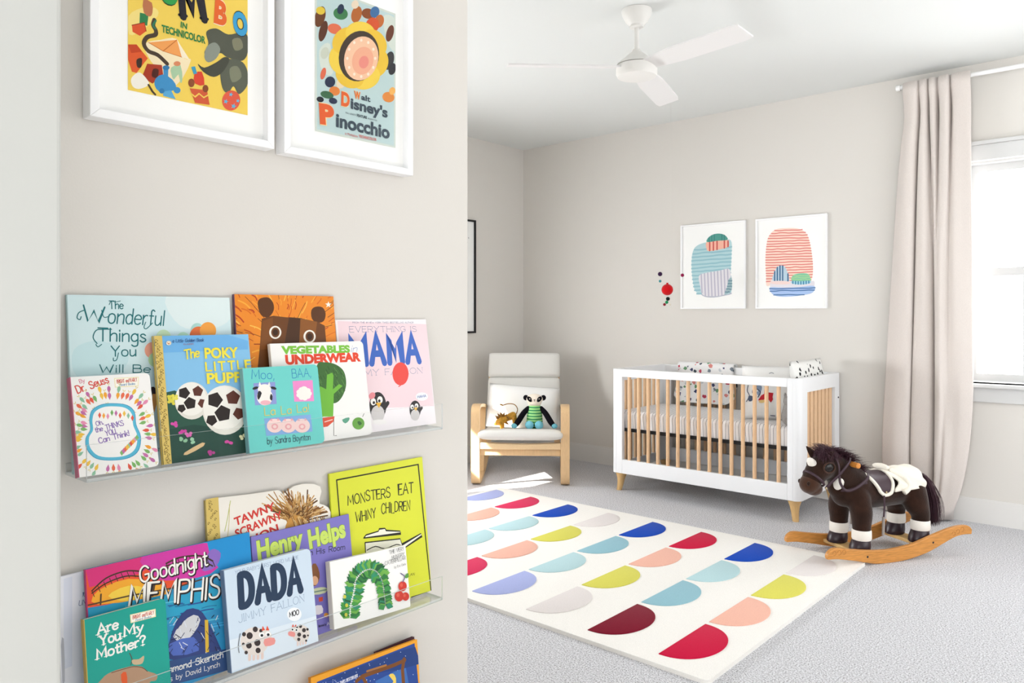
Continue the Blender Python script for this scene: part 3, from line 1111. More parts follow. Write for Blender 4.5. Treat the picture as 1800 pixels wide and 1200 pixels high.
# ------------------------------------------------------------------ rocking armchair in the far corner
M_BIRCH = mat('birch_veneer', '#dcb98c', rough=0.4, spec=0.4, vary=0.07, scale=24, detail=4, stretch=(12, 12, 1))
M_BIRCH2 = mat('birch_edge', '#e3c59a', rough=0.45, spec=0.35, vary=0.08, scale=300)
M_PAD = mat('pale_grey_canvas', '#dddbd6', rough=0.92, spec=0.1, bump=0.15, scale=350, sheen=0.1)
CH_O, CH_R = (-3.745, 4.30, 0), atan2(.622, .783)
CHM = Matrix.Translation(CH_O) @ Matrix.Rotation(CH_R, 4, 'Z')
t = thing('rocking_chair', 'bentwood rocking armchair with pale grey cushion standing in the corner', 'rocking chair', CH_O, CH_R)
def strip(name, path, x0, x1, th, parent, m=M_BIRCH, sub=5):
    """bent laminated strip: path in (y, z), width x0..x1"""
    P = [p for p in catmull([(0, a, b) for a, b in path], sub)]
    bm = bmesh.new()
    rings = []
    for i, p in enumerate(P):
        d = (P[min(i + 1, len(P) - 1)] - P[max(i - 1, 0)]).normalized()
        nn = Vector((0, -d.z, d.y)) * (th / 2)
        rings.append([bm.verts.new(q) for q in ((x0, p.y + nn.y, p.z + nn.z), (x1, p.y + nn.y, p.z + nn.z), (x1, p.y - nn.y, p.z - nn.z), (x0, p.y - nn.y, p.z - nn.z))])
    for a, b in zip(rings, rings[1:]):
        for k in range(4):
            f = bm.faces.new((a[k], a[(k + 1) % 4], b[(k + 1) % 4], b[k]))
            f.material_index = 1 if k in (1, 3) else 0
    bm.faces.new(rings[0][::-1])
    bm.faces.new(rings[-1])
    return obj(name, bm, [m, M_BIRCH2], parent, smooth=35, bevel=0.002)
SIDE = [(0.62, 0.52), (0.40, 0.555), (0.16, 0.582), (0.06, 0.583), (0.012, 0.565), (-0.005, 0.52), (-0.004, 0.40), (0.0, 0.22), (0.0, 0.09), (0.008, 0.045), (0.04, 0.02), (0.12, 0.0125), (0.32, 0.014), (0.56, 0.04), (0.78, 0.085), (0.93, 0.13)]
for s in (-1, 1):
    strip('arm_frame', SIDE, s * 0.335 - 0.033, s * 0.335 + 0.033, 0.025, t)
    strip('rear_support', [(0.40, 0.028), (0.46, 0.2), (0.54, 0.40), (0.60, 0.52)], s * 0.335 - 0.025, s * 0.335 + 0.025, 0.022, t)
    strip('seat_rail', [(0.03, 0.335), (0.2, 0.31), (0.42, 0.275), (0.52, 0.30), (0.60, 0.42), (0.70, 0.68), (0.80, 0.90)], s * 0.275 - 0.022, s * 0.275 + 0.022, 0.02, t)
bm = bmesh.new()
n = 12
for (ya, yb, za, zb, dip) in ((-0.012, 0.05, 0.275, 0.325, 0.012),):
    rows = []
    for i in range(n + 1):
        x = -0.302 + 0.604 * i / n
        c = (1 - (x / 0.302) ** 2)
        rows.append([bm.verts.new(q) for q in ((x, ya - 0.006 * c, za), (x, yb, za), (x, yb, zb - dip * c), (x, ya - 0.006 * c, zb - dip * c))])
    for a, b in zip(rows, rows[1:]):
        for k in range(4):
            bm.faces.new((a[k], a[(k + 1) % 4], b[(k + 1) % 4], b[k]))
    bm.faces.new(rows[0][::-1])
    bm.faces.new(rows[-1])
obj('front_rail', bm, M_BIRCH2, t, smooth=30, bevel=0.004)
bm = bmesh.new()
box(bm, -0.302, 0.302, 0.005, 0.027, 0.225, 0.276)
obj('crossbar', bm, M_BIRCH, t, bevel=0.004)
bm = bmesh.new()
box(bm, -0.302, 0.302, 0.55, 0.572, 0.33, 0.40)
obj('crossbar', bm, M_BIRCH, t, bevel=0.004)
def pad(name, path, widths, thick, parent, sub=6):
    P = catmull([(0, a, b) for a, b in path], sub)
    W = [v.x for v in catmull([(w, 0, 0) for w in widths], sub)]
    bm = bmesh.new()
    N = 28
    rings = []
    tot = len(P) - 1
    for i, p in enumerate(P):
        d = (P[min(i + 1, tot)] - P[max(i - 1, 0)]).normalized()
        nn = Vector((0, -d.z, d.y))
        e = min(i, tot - i) / (tot * 0.14)
        k = sqrt(max(0.02, 1 - max(0, 1 - e) ** 2))
        ring = []
        for q in range(N):
            a = 2 * pi * q / N
            ca, sa = cos(a), sin(a)
            x = W[i] / 2 * abs(ca) ** 0.25 * (1 if ca > 0 else -1) * (0.93 + 0.07 * k)
            h_ = thick / 2 * abs(sa) ** 0.7 * (1 if sa > 0 else -1) * k
            h_ *= 1 - 0.12 * abs(x / (W[i] / 2)) ** 6
            ring.append(bm.verts.new(Vector((x, p.y, p.z)) + nn * h_))
        rings.append(ring)
    for a, b in zip(rings, rings[1:]):
        for q in range(N):
            bm.faces.new((a[q], a[(q + 1) % N], b[(q + 1) % N], b[q]))
    bm.faces.new(rings[0][::-1])
    bm.faces.new(rings[-1])
    return obj(name, bm, M_PAD, parent, smooth=180)
pad('seat_cushion', [(-0.05, 0.375), (0.03, 0.385), (0.22, 0.355), (0.42, 0.325), (0.55, 0.345)], [0.63, 0.64, 0.63, 0.62, 0.61], 0.075, t)
pad('back_cushion', [(0.535, 0.34), (0.585, 0.48), (0.65, 0.63), (0.70, 0.755)], [0.61, 0.605, 0.60, 0.60], 0.085, t)
pad('headrest', [(0.698, 0.752), (0.735, 0.86), (0.765, 0.955)], [0.60, 0.60, 0.595], 0.095, t)

# white pillow and the two toys on the chair
def in_chair(p):
    return CHM @ Vector(p)
bm = bmesh.new()
cushion(bm, 0.57, 0.36, 0.13, Matrix.Identity(4), seed=2, wob=0.008)
o = obj('chair_pillow', bm, M_COT, smooth=180)
o.matrix_world = CHM @ Matrix.Translation((0.0, 0.475, 0.534)) @ Matrix.Rotation(radians(4), 4, 'Y') @ Matrix.Rotation(radians(67), 4, 'X')
tag(o, 'soft white pillow leaning on the back cushion of the rocking chair', 'pillow')

M_BLK = mat('black_knit', '#17161c', rough=0.95, spec=0.05, bump=0.4, scale=260)
M_CRM = mat('cream_knit', '#eee2d3', rough=0.95, spec=0.05, bump=0.4, scale=260)
M_AQ = mat('aqua_knit', '#7cc4d6', rough=0.95, spec=0.05, bump=0.4, scale=260)
def knit_stripes():
    m = bpy.data.materials.new('green_stripe_knit')
    m.use_nodes = True
    nt = m.node_tree
    b = nt.nodes['Principled BSDF']
    b.inputs['Roughness'].default_value = 0.95
    b.inputs['Specular IOR Level'].default_value = 0.05
    tc = nt.nodes.new('ShaderNodeTexCoord')
    sp = nt.nodes.new('ShaderNodeSeparateXYZ')
    nt.links.new(tc.outputs['Object'], sp.inputs[0])
    mu = nt.nodes.new('ShaderNodeMath')
    mu.operation = 'MULTIPLY'
    mu.inputs[1].default_value = 1 / 0.0222
    nt.links.new(sp.outputs['Z'], mu.inputs[0])
    fr = nt.nodes.new('ShaderNodeMath')
    fr.operation = 'FRACT'
    nt.links.new(mu.outputs[0], fr.inputs[0])
    lt = nt.nodes.new('ShaderNodeMath')
    lt.operation = 'LESS_THAN'
    lt.inputs[1].default_value = 0.45
    nt.links.new(fr.outputs[0], lt.inputs[0])
    mx = nt.nodes.new('ShaderNodeMix')
    mx.data_type = 'RGBA'
    mx.inputs[6].default_value = lin('#a5dd92') + [1]
    mx.inputs[7].default_value = lin('#3f9460') + [1]
    nt.links.new(lt.outputs[0], mx.inputs[0])
    nt.links.new(mx.outputs[2], b.inputs['Base Color'])
    return m
PO = in_chair((0.10, 0.25, 0.398))
t = thing('plush_panda', 'knitted panda doll in a green striped shirt sitting on the rocking chair', 'plush toy', PO, CH_R)
bm = bmesh.new()
capsule(bm, [(0, 0.02, 0.05), (0, 0.025, 0.10), (0, 0.03, 0.155)], [0.064, 0.060, 0.05], seg=18)
merged('body', bm, knit_stripes(), t, 0.005, 4)
bm = bmesh.new()
ball(bm, (0, 0.025, 0.222), (0.066, 0.05, 0.042), seg=24)
ball(bm, (0, 0.022, 0.195), (0.055, 0.045, 0.035), seg=24)
hd = merged('head', bm, M_CRM, t, 0.004, 4)
for s in (-1, 1):
    bm = bmesh.new()
    ball(bm, (s * 0.068, 0.03, 0.232), (0.021, 0.014, 0.022), rot=Matrix.Rotation(s * 0.6, 3, 'Y'))
    obj('ear', bm, M_BLK, hd, smooth=180)
    bm = bmesh.new()
    ball(bm, (s * 0.038, -0.018, 0.226), (0.016, 0.008, 0.026), rot=Matrix.Rotation(s * 0.7, 3, 'Y'))
    obj('eye_patch', bm, M_BLK, hd, smooth=180)
    bm = bmesh.new()
    ball(bm, (s * 0.036, -0.026, 0.229), (0.004, 0.003, 0.004), seg=10)
    obj('eye', bm, M_CRM, hd, smooth=180)
    bm = bmesh.new()
    capsule(bm, [(s * 0.05, 0.02, 0.15), (s * 0.085, 0.0, 0.115), (s * 0.125, -0.035, 0.055), (s * 0.145, -0.05, 0.03)], [0.02, 0.022, 0.023, 0.02], seg=12)
    am = merged('arm', bm, M_BLK, t, 0.005, 3)
    bm = bmesh.new()
    ball(bm, (s * 0.155, -0.058, 0.024), (0.024, 0.022, 0.02))
    obj('paw', bm, M_AQ, am, smooth=180)
    bm = bmesh.new()
    capsule(bm, [(s * 0.032, 0.0, 0.032), (s * 0.036, -0.06, 0.032)], [0.028, 0.027], seg=12)
    lg = merged('leg', bm, M_BLK, t, 0.005, 3)
    bm = bmesh.new()
    ball(bm, (s * 0.037, -0.092, 0.036), (0.033, 0.024, 0.033))
    obj('foot', bm, M_AQ, lg, smooth=180)
bm = bmesh.new()
tube(bm, [(-0.006, -0.027, 0.222), (0.006, -0.027, 0.222)], 0.002, 6)
tube(bm, [(0, -0.027, 0.222), (0, -0.026, 0.207)], 0.0012, 6)
obj('nose', bm, M_BLK, hd)

M_GOLD = mat('gold_plush', '#c08c2c', rough=0.6, spec=0.4, vary=0.25, scale=60, bump=0.3)
M_MANE = mat('bronze_mane', '#8d6224', rough=0.55, spec=0.4, vary=0.3, scale=80)
LO_ = in_chair((-0.10, 0.27, 0.389))
t = thing('toy_lion', 'small golden lion toy with a curled tail on the rocking chair seat', 'toy', LO_, CH_R)
bm = bmesh.new()
capsule(bm, [(0.03, 0.02, 0.10), (-0.01, 0.0, 0.085), (-0.05, -0.02, 0.07)], [0.03, 0.026, 0.03], seg=12)
for (x, y) in ((0.045, 0.03), (0.04, -0.01), (-0.05, 0.0), (-0.06, -0.04)):
    capsule(bm, [(x, y, 0.08), (x + 0.004, y - 0.005, 0.012)], [0.016, 0.011], seg=10)
ball(bm, (-0.075, -0.04, 0.055), (0.03, 0.026, 0.026))
ball(bm, (-0.10, -0.05, 0.042), (0.018, 0.014, 0.012))
merged('body', bm, M_GOLD, t, 0.0045, 3)
bm = bmesh.new()
tube(bm, catmull([(0.055, 0.03, 0.11), (0.065, 0.03, 0.15), (0.04, 0.03, 0.185), (-0.01, 0.03, 0.19), (-0.05, 0.03, 0.178)], 6), 0.0035, 8)
ball(bm, (-0.062, 0.03, 0.182), (0.018, 0.007, 0.007), rot=Matrix.Rotation(0.4, 3, 'Y'))
obj('tail', bm, M_MANE, t, smooth=180)
bm = bmesh.new()
rnd = random.Random(5)
for k in range(26):
    a = 2 * pi * k / 13 + rnd.uniform(-.2, .2)
    r = 0.036 + 0.024 * (k // 13) + rnd.uniform(0, .012)
    c = Vector((-0.062 + 0.012 * (k // 13), -0.03 + 0.012 * (k // 13), 0.072))
    d = Vector((cos(a) * .8, -.25 + .2 * rnd.random(), sin(a))).normalized()
    if d.z < -0.6:
        continue
    q = c + d * r
    sd = d.cross(Vector((0, 1, 0.2))).normalized() * 0.011
    nn = d.cross(sd).normalized() * 0.004
    v = [bm.verts.new(p) for p in (c, c + d * r * .55 + sd + nn, q, c + d * r * .55 - sd + nn, c + d * r * .5 - nn * 2)]
    for f in ((0, 1, 4), (1, 2, 4), (2, 3, 4), (3, 0, 4), (0, 3, 2, 1)):
        bm.faces.new([v[i] for i in f])
obj('mane', bm, M_MANE, t, smooth=None)

# ------------------------------------------------------------------ rocking horse: local x forward, y towards the window side of the rug, z up
M_PLUSH = mat('brown_plush', '#2d1b13', rough=0.9, spec=0.1, bump=0.6, scale=180, vary=0.3, vscale=14, sheen=0.2)
M_MUZZ = mat('muzzle_plush', '#432a1d', rough=0.9, spec=0.1, bump=0.5, scale=180, vary=0.2, vscale=20, sheen=0.3)
M_HAIR = mat('plum_hair', '#452833', rough=0.55, spec=0.35)
M_LEATH = mat('dark_brown_leather', '#3b2730', rough=0.45, spec=0.4, bump=0.1, scale=120)
M_HOOF = mat('hoof_leather', '#2c1c24', rough=0.35, spec=0.5)
M_SOCK = mat('white_plush', '#f1ece4', rough=0.95, spec=0.05, bump=0.6, scale=200)
M_FLEECE = mat('cream_fleece', '#efe9dc', rough=0.95, spec=0.05, bump=0.9, scale=150, detail=4)
M_ROCK = mat('honey_oak', '#c98a45', rough=0.4, spec=0.4, vary=0.2, scale=16, detail=5, stretch=(1.2, 10, 14))
M_PINE = mat('pale_pine', '#deb87d', rough=0.5, spec=0.3, vary=0.1, scale=16, stretch=(12, 1.5, 12))
M_BRASS = mat('pale_brass', '#b9a684', rough=0.35, metal=1.0)
HO, HR = (-1.34889, 4.2345, 0.0), atan2(-.866, -.5)
t = thing('rocking_horse', 'dark brown plush rocking horse on oak rockers beside the crib', 'rocking horse', HO, HR)
bm = bmesh.new()
capsule(bm, [(-0.345, 0, 0.345), (-0.20, 0, 0.335), (-0.06, 0, 0.338), (0.03, 0, 0.352)], [0.094, 0.090, 0.092, 0.092], seg=20)
capsule(bm, [(-0.02, 0, 0.37), (0.06, 0, 0.43), (0.13, 0.003, 0.475), (0.175, 0.008, 0.492)], [0.090, 0.083, 0.072, 0.064], seg=18)
capsule(bm, [(0.160, 0.008, 0.494), (0.212, 0.012, 0.480), (0.264, 0.016, 0.436), (0.286, 0.018, 0.408)], [0.064, 0.066, 0.054, 0.046], seg=18)
capsule(bm, [(0.05, 0, 0.335), (0.09, 0, 0.36)], [0.075, 0.055], seg=16)
for s in (-1, 1):
    capsule(bm, [(0.012, s * 0.055, 0.32), (0.015, s * 0.08, 0.25), (0.014, s * 0.082, 0.19), (0.013, s * 0.082, 0.13)], [0.06, 0.056, 0.048, 0.043], seg=16)
    capsule(bm, [(-0.355, s * 0.045, 0.325), (-0.362, s * 0.07, 0.26), (-0.378, s * 0.082, 0.205), (-0.376, s * 0.082, 0.14)], [0.075, 0.064, 0.048, 0.043], seg=16)
merged('body', bm, M_PLUSH, t, 0.007, 6)
bm = bmesh.new()
ball(bm, (0.287, 0.018, 0.402), (0.054, 0.052, 0.052), seg=24)
ball(bm, (0.264, 0.018, 0.376), (0.046, 0.044, 0.036), seg=24)
hm = merged('muzzle', bm, M_MUZZ, t, 0.005, 4)
for s in (-1, 1):
    bm = bmesh.new()
    ball(bm, (0.322, 0.018 + s * 0.034, 0.412), (0.010, 0.008, 0.012), seg=10)
    obj('nostril', bm, M_PLUSH, hm, smooth=180)
bm = bmesh.new()
ball(bm, (0.266, 0.016, 0.500), (0.022, 0.028, 0.044), rot=Matrix.Rotation(radians(38), 3, 'Y'))
obj('blaze', bm, M_SOCK, t, smooth=180)
for s in (-1, 1):
    bm = bmesh.new()
    ball(bm, (0.132, s * 0.050, 0.402), (0.028, 0.022, 0.038), rot=Matrix.Rotation(radians(-25), 3, 'Y'))
    obj('throat_patch', bm, M_SOCK, t, smooth=180)
M_EYE = mat('eye_gloss', '#160d0a', rough=0.25, spec=0.4)
for s in (-1, 1):
    yy = 0.012 + s * 0.060
    bm = bmesh.new()
    ball(bm, (0.213, yy, 0.490), (0.031, 0.010, 0.023))
    e = obj('eye', bm, M_EYE, t, smooth=180)
    bm = bmesh.new()
    tube(bm, [(0.213 + 0.034 * cos(a), yy + s * 0.003, 0.490 + 0.026 * sin(a)) for a in [2 * pi * k / 24 for k in range(25)]], 0.004, 8)
    obj('eyelid', bm, M_MUZZ, e, smooth=180)
    bm = bmesh.new()
    rows = []
    base = Vector((0.215, 0.008 + s * 0.036, 0.525))
    tip = Vector((0.262, 0.008 + s * 0.046, 0.585)) if s < 0 else Vector((0.180, 0.008 + s * 0.062, 0.572))
    tube(bm, [base, base.lerp(tip, .35), base.lerp(tip, .75), tip], [0.017, 0.019, 0.011, 0.003], 12, flat=0.55)
    obj('ear', bm, M_PLUSH, t, smooth=180)
for s in (-1, 1):
    for (x, zt, zb, nm) in ((0.014, 0.160, 0.108, 'f'), (-0.377, 0.178, 0.126, 'h')):
        bm = bmesh.new()
        lathe(bm, [(0.046, zb), (0.049, zb + 0.006), (0.0485, zt - 0.006), (0.046, zt)], 24, c=(x, s * 0.082, 0))
        obj('sock', bm, M_SOCK, t, smooth=60)
        bm = bmesh.new()
        zf = 0.0535 if nm == 'f' else 0.0635
        P = [(0.050, zf), (0.056, zf + 0.006), (0.056, zf + 0.024), (0.050, zb - 0.006), (0.042, zb + 0.004)]
        rings = []
        for r, z in P:
            f = max(0, 1 - (z - zf) / 0.06)
            rings.append([bm.verts.new((x + 0.012 * f + r * (1.02 if cos(2 * pi * k / 28) > 0 else 0.92) * cos(2 * pi * k / 28), s * 0.082 + r * 0.88 * sin(2 * pi * k / 28), z)) for k in range(28)])
        for a, b in zip(rings, rings[1:]):
            for k in range(28):
                bm.faces.new((a[k], a[(k + 1) % 28], b[(k + 1) % 28], b[k]))
        bm.faces.new(rings[0])
        bm.faces.new(rings[-1][::-1])
        obj('hoof', bm, M_HOOF, t, smooth=50)

def strands(bm, roots, n, rad, rnd):
    for k in range(n):
        P, w = roots(rnd)
        fr = frames_along(P)
        rings = []
        for i, (p, tt, u, s_) in enumerate(fr):
            r = rad * (1 - 0.85 * i / (len(fr) - 1))
            rings.append([bm.verts.new(p + u * (r * cos(a)) + s_ * (r * sin(a))) for a in (0, 2.1, 4.2)])
        for a, b in zip(rings, rings[1:]):
            for q in range(3):
                bm.faces.new((a[q], a[(q + 1) % 3], b[(q + 1) % 3], b[q]))
CREST = catmull([(0.235, 0.012, 0.535), (0.205, 0.01, 0.552), (0.165, 0.007, 0.554), (0.11, 0.003, 0.530), (0.05, 0, 0.500), (0.0, 0, 0.468), (-0.04, 0, 0.448)], 8)
def mane_root(rnd):
    f = rnd.random() ** 0.85
    p = CREST[min(len(CREST) - 1, int(f * (len(CREST) - 1)))] + Vector((rnd.uniform(-.01, .01), rnd.gauss(0, .022), -0.010))
    side = rnd.choice((-1, 1, 1)) * rnd.uniform(0.1, 1.0)
    L = rnd.uniform(0.045, 0.075) * (1 if f < .75 else 0.7)
    d1 = Vector((rnd.uniform(-.5, .25), side * 0.5, 1)).normalized()
    d2 = Vector((rnd.uniform(-.6, .3), side * 1.2, 0.1)).normalized()
    if f < .35 and side > 0:
        L *= 1.35
        d2 = Vector((rnd.uniform(-.5, .6), side * 0.7, -0.7)).normalized()
    return [p, p + d1 * L * .45, p + d1 * L * .6 + d2 * L * .45, p + d1 * L * .55 + d2 * L * .95], 0
bm = bmesh.new()
strands(bm, mane_root, 1500, 0.0017, random.Random(11))
obj('mane', bm, M_HAIR, t, smooth=180)
def tail_root(rnd):
    a, b = rnd.gauss(0, .016), rnd.gauss(0, .014)
    sp = rnd.uniform(0.8, 1.5)
    e = rnd.uniform(0.80, 1.0)
    P = [(-0.395 + a * .4, b * .5, 0.405), (-0.435 + a * .7, b, 0.415 + a * .5), (-0.480 + a, b * 1.3, 0.36), (-0.512 + a * sp * 1.3, b * 1.7, 0.27), (-0.53 + a * sp * 1.4, b * 1.6, 0.27 - 0.16 * e * .6), (-0.545 + a * sp, b * 1.3, 0.27 - 0.16 * e)]
    return catmull(P, 3), 0
bm = bmesh.new()
strands(bm, tail_root, 750, 0.0018, random.Random(12))
obj('tail', bm, M_HAIR, t, smooth=180)

def shell(bm, fx, th0, th1, rad, zc, n=22, m=10, thick=0.006, mi=0, wav=None):
    """cloth wrapped over the back: th is the angle from the top, positive towards the camera side"""
    g = []
    for i in range(n + 1):
        th = th0 + (th1 - th0) * i / n
        xa, xb = fx(th)
        row = []
        for j in range(m + 1):
            x = xa + (xb - xa) * j / m
            r = rad(x, th) + (wav(x, th) if wav else 0)
            row.append(((x, r * sin(th), zc(x) + r * cos(th)), (x, (r - thick) * sin(th), zc(x) + (r - thick) * cos(th))))
        g.append(row)
    O = [[bm.verts.new(p[0]) for p in r] for r in g]
    I = [[bm.verts.new(p[1]) for p in r] for r in g]
    for i in range(n):
        for j in range(m):
            bm.faces.new((O[i][j], O[i + 1][j], O[i + 1][j + 1], O[i][j + 1])).material_index = mi
            bm.faces.new((I[i][j + 1], I[i + 1][j + 1], I[i + 1][j], I[i][j])).material_index = mi
    for i in range(n):
        for j in (0, m):
            bm.faces.new((O[i][j], I[i][j], I[i + 1][j], O[i + 1][j])).material_index = mi
    for j in range(m):
        for i in (0, n):
            bm.faces.new((O[i][j], O[i][j + 1], I[i][j + 1], I[i][j])).material_index = mi
    return g
zc = lambda x: 0.337 + 0.012 * max(0, min(1, (x + 0.1) / 0.1)) + 0.008 * max(0, min(1, (-0.2 - x) / 0.12))
rr = lambda x, th: 0.104
def sad_x(th):
    u = min(1, abs(th) / 1.62)
    front = -0.015 - 0.085 * u ** 1.1 if u < .93 else -0.10 - 0.02 * (u - .93) / .07
    back = -0.185 + 0.0 * u + 0.035 * max(0, (u - .55) / .45) ** 1.6
    return (back, max(front, back + 0.012))
bm = bmesh.new()
g = shell(bm, sad_x, -1.62, 1.62, rr, zc, n=40, m=10)
sad = obj('saddle', bm, M_LEATH, t, smooth=60)
edge = [r[-1][0] for r in g] + [r[0][0] for r in g[::-1]]
bm = bmesh.new()
e2 = [Vector(p) for p in edge]
e2.append(e2[0])
tube(bm, catmull(e2[::2] + [e2[-1]], 3), 0.0095, 8)
obj('fleece_trim', bm, M_FLEECE, sad, smooth=180)
for s in (-1, 1):
    bm = bmesh.new()
    ball(bm, (-0.125, s * 0.106, 0.352 - 0.005), (0.006, 0.004, 0.006), seg=10)
    obj('stud', bm, M_BRASS, sad, smooth=180)
def blk_x(th):
    u = min(1, abs(th) / 1.5)
    return (-0.415 + 0.02 * u, -0.185 - 0.015 * u + 0.02 * sin(th * 5))
bm = bmesh.new()
shell(bm, blk_x, -1.5, 1.5, lambda x, th: 0.112 - 0.03 * max(0, (-0.37 - x) / 0.05) ** 2, zc, n=34, m=18, thick=0.008, wav=lambda x, th: 0.007 * sin(9 * th + 40 * x) * min(1, abs(th)) + 0.005 * sin(60 * x) * (1 - min(1, abs(th))))
for s in (-1, 1):
    tube(bm, catmull([(-0.205, s * 0.04, 0.446), (-0.265, s * 0.085, 0.412), (-0.275, s * 0.110, 0.37), (-0.235, s * 0.114, 0.338)], 5), [0.014] * 16, 10)
ball(bm, (-0.19, 0, 0.458), (0.026, 0.055, 0.018))
obj('saddle_blanket', bm, M_FLEECE, t, smooth=180)

def strap(name, pts, w=0.0075, parent=None, m=M_LEATH, sub=6):
    bm = bmesh.new()
    P = catmull(pts, sub)
    tube(bm, P, w, 8, flat=0.45)
    return obj(name, bm, m, parent or t, smooth=180)
ring = lambda c, ax, r1, r2, tilt: [Vector(c) + Matrix.Rotation(tilt, 3, 'Y') @ Vector((0, r1 * cos(a), r2 * sin(a))) for a in [2 * pi * k / 16 for k in range(17)]]
br = strap('noseband', ring((0.262, 0.017, 0.428), 'x', 0.057, 0.060, radians(48)))
for s in (-1, 1):
    y = lambda k: 0.012 + s * (k + 0.008)
    strap('cheek_strap', [(0.232, y(0.050), 0.385), (0.190, y(0.058), 0.425), (0.158, y(0.064), 0.452), (0.115, y(0.066), 0.495), (0.085, y(0.058), 0.518), (0.06, y(0.03), 0.532)])
    strap('brow_strap', [(0.158, y(0.064), 0.452), (0.160, y(0.063), 0.50), (0.165, y(0.045), 0.538)], 0.006)
    strap('rein', [(0.158, y(0.066), 0.445), (0.155, y(0.068), 0.41), (0.125, y(0.075), 0.372), (0.07, y(0.088), 0.385), (0.0, y(0.085), 0.425), (-0.03, y(0.06), 0.445)], 0.008)
    bm = bmesh.new()
    ball(bm, (0.232, y(0.054), 0.386), (0.007, 0.004, 0.007), seg=10)
    obj('bit_ring', bm, M_BRASS, br, smooth=180)
    strap('stirrup_strap', [(-0.108, s * 0.108, 0.345), (-0.105, s * 0.113, 0.28), (-0.100, s * 0.113, 0.22)], 0.006)
    bm = bmesh.new()
    tube(bm, [(-0.100, s * 0.113, 0.222), (-0.097, s * 0.113, 0.128)], 0.007, 10)
    obj('stirrup_bar', bm, mat('grey_tube', '#9a918a', rough=0.4, spec=0.5), t)
strap('breast_strap', [(-0.02, -0.085, 0.40), (0.07, -0.075, 0.372), (0.126, -0.03, 0.352), (0.133, 0.0, 0.348), (0.126, 0.03, 0.352), (0.07, 0.075, 0.372), (-0.02, 0.085, 0.40)], 0.006)
bm = bmesh.new()
lathe(bm, [(0.010, -0.108), (0.0145, -0.104), (0.0145, 0.104), (0.010, 0.108)], 16, c=(0.058, 0.004, 0.497), axis='y')
obj('handle', bm, mat('orange_wood', '#d58a3f', rough=0.3, spec=0.5), t, smooth=40)

BOT = [(0.299, 0.054), (0.25, 0.052), (0.209, 0.046), (0.11, 0.027), (0.05, 0.013), (-0.008, 0.003), (-0.10, 0.0), (-0.198, 0.004), (-0.29, 0.018), (-0.375, 0.040), (-0.512, 0.089), (-0.58, 0.10), (-0.642, 0.098)]
TOP = [(0.303, 0.066), (0.299, 0.082), (0.282, 0.098), (0.25, 0.107), (0.176, 0.095), (0.06, 0.078), (-0.03, 0.070), (-0.111, 0.069), (-0.241, 0.082), (-0.375, 0.115), (-0.512, 0.145), (-0.595, 0.149), (-0.628, 0.14), (-0.645, 0.122)]
ol = [(p.x, p.y) for p in catmull([(a, b, 0) for a, b in BOT], 4)] + [(p.x, p.y) for p in catmull([(a, b, 0) for a, b in TOP[::-1]], 4)]
for s in (-1, 1):
    bm = bmesh.new()
    prism(bm, ol, lambda a, b, d: (a, d, b), s * 0.145, s * 0.167)
    rk = obj('rocker', bm, M_ROCK, t, smooth=30, bevel=0.003)
    bm = bmesh.new()
    for k in range(3):
        for c in ((-0.575 + 0.03 * k, 0.130 - 0.009 * k), (0.262 - 0.03 * k, 0.083)):
            tube(bm, [(c[0] + 0.011 * cos(a), s * 0.167, c[1] + 0.011 * sin(a)) for a in [2 * pi * q / 12 for q in range(11)]], 0.0012, 6)
    for c in ((-0.375, 0.078), (0.055, 0.045)):
        b2 = bmesh.new()
        ball(b2, (c[0], s * 0.167, c[1]), (0.006, 0.002, 0.006), seg=10)
        obj('screw', b2, M_DARK, rk)
    obj('carving', bm, mat('carved_line', '#a56a32', rough=0.6), rk)
for (x, z) in ((0.02, 0.034), (-0.38, 0.044)):
    bm = bmesh.new()
    box(bm, x - 0.045, x + 0.045, -0.145, 0.145, z, z + 0.019)
    obj('cross_board', bm, M_PINE, t, bevel=0.004)

# ------------------------------------------------------------------ framed pictures
M_FRAME = mat('frame_white', '#f8f8f9', rough=0.4, spec=0.4)
M_MATB = mat('mat_board', '#fafaf8', rough=0.85, spec=0.1)
def framed(name, label, M, w, h, border, depth, m_frame=M_FRAME, cat='framed picture', group=None):
    """M: lower left corner at the wall, x across, y up, z out"""
    t = thing(name, label, cat, matrix=M, group=group)
    bm = bmesh.new()
    I = 0
    o = [(0, 0), (w, 0), (w, h), (0, h)]
    i_ = [(border, border), (w - border, border), (w - border, h - border), (border, h - border)]
    for k in range(4):
        a, b = o[k], o[(k + 1) % 4]
        c, d = i_[(k + 1) % 4], i_[k]
        prism(bm, [a, b, c, d], lambda p, q, r: (p, q, r), 0.001, depth)
    obj('frame', bm, m_frame, t, smooth=None, bevel=0.0012)
    bm = bmesh.new()
    box(bm, border * .6, w - border * .6, border * .6, h - border * .6, 0.003, depth * 0.45)
    obj('mat_board', bm, M_MATB, t, smooth=None)
    bm = bmesh.new()
    box(bm, border * .9, w - border * .9, border * .9, h - border * .9, depth * 0.62, depth * 0.62 + 0.0015)
    obj('glazing', bm, M_PGLASS, t, smooth=None)
    return t
def wallM(x, y, z):
    return Matrix(((0, 0, 1, x), (1, 0, 0, y), (0, 1, 0, z), (0, 0, 0, 1)))
def backM(x, y, z):
    return Matrix(((1, 0, 0, x), (0, 0, -1, y), (0, 1, 0, z), (0, 0, 0, 1)))
def print_on(t, depth, crop, M, draw, rect=None, paper='#f1f0ee'):
    """the printed sheet, drawn on its own plane inside the frame"""
    PMx = M @ Matrix.Translation((0, 0, depth * 0.45 + 0.0006))
    bm = bmesh.new()
    mats = []
    A = Art(PMx, bm, mats, crop, base=depth * 0.45 + 0.0006)
    draw(A)
    return obj('print', bm, mats, t, smooth=None)

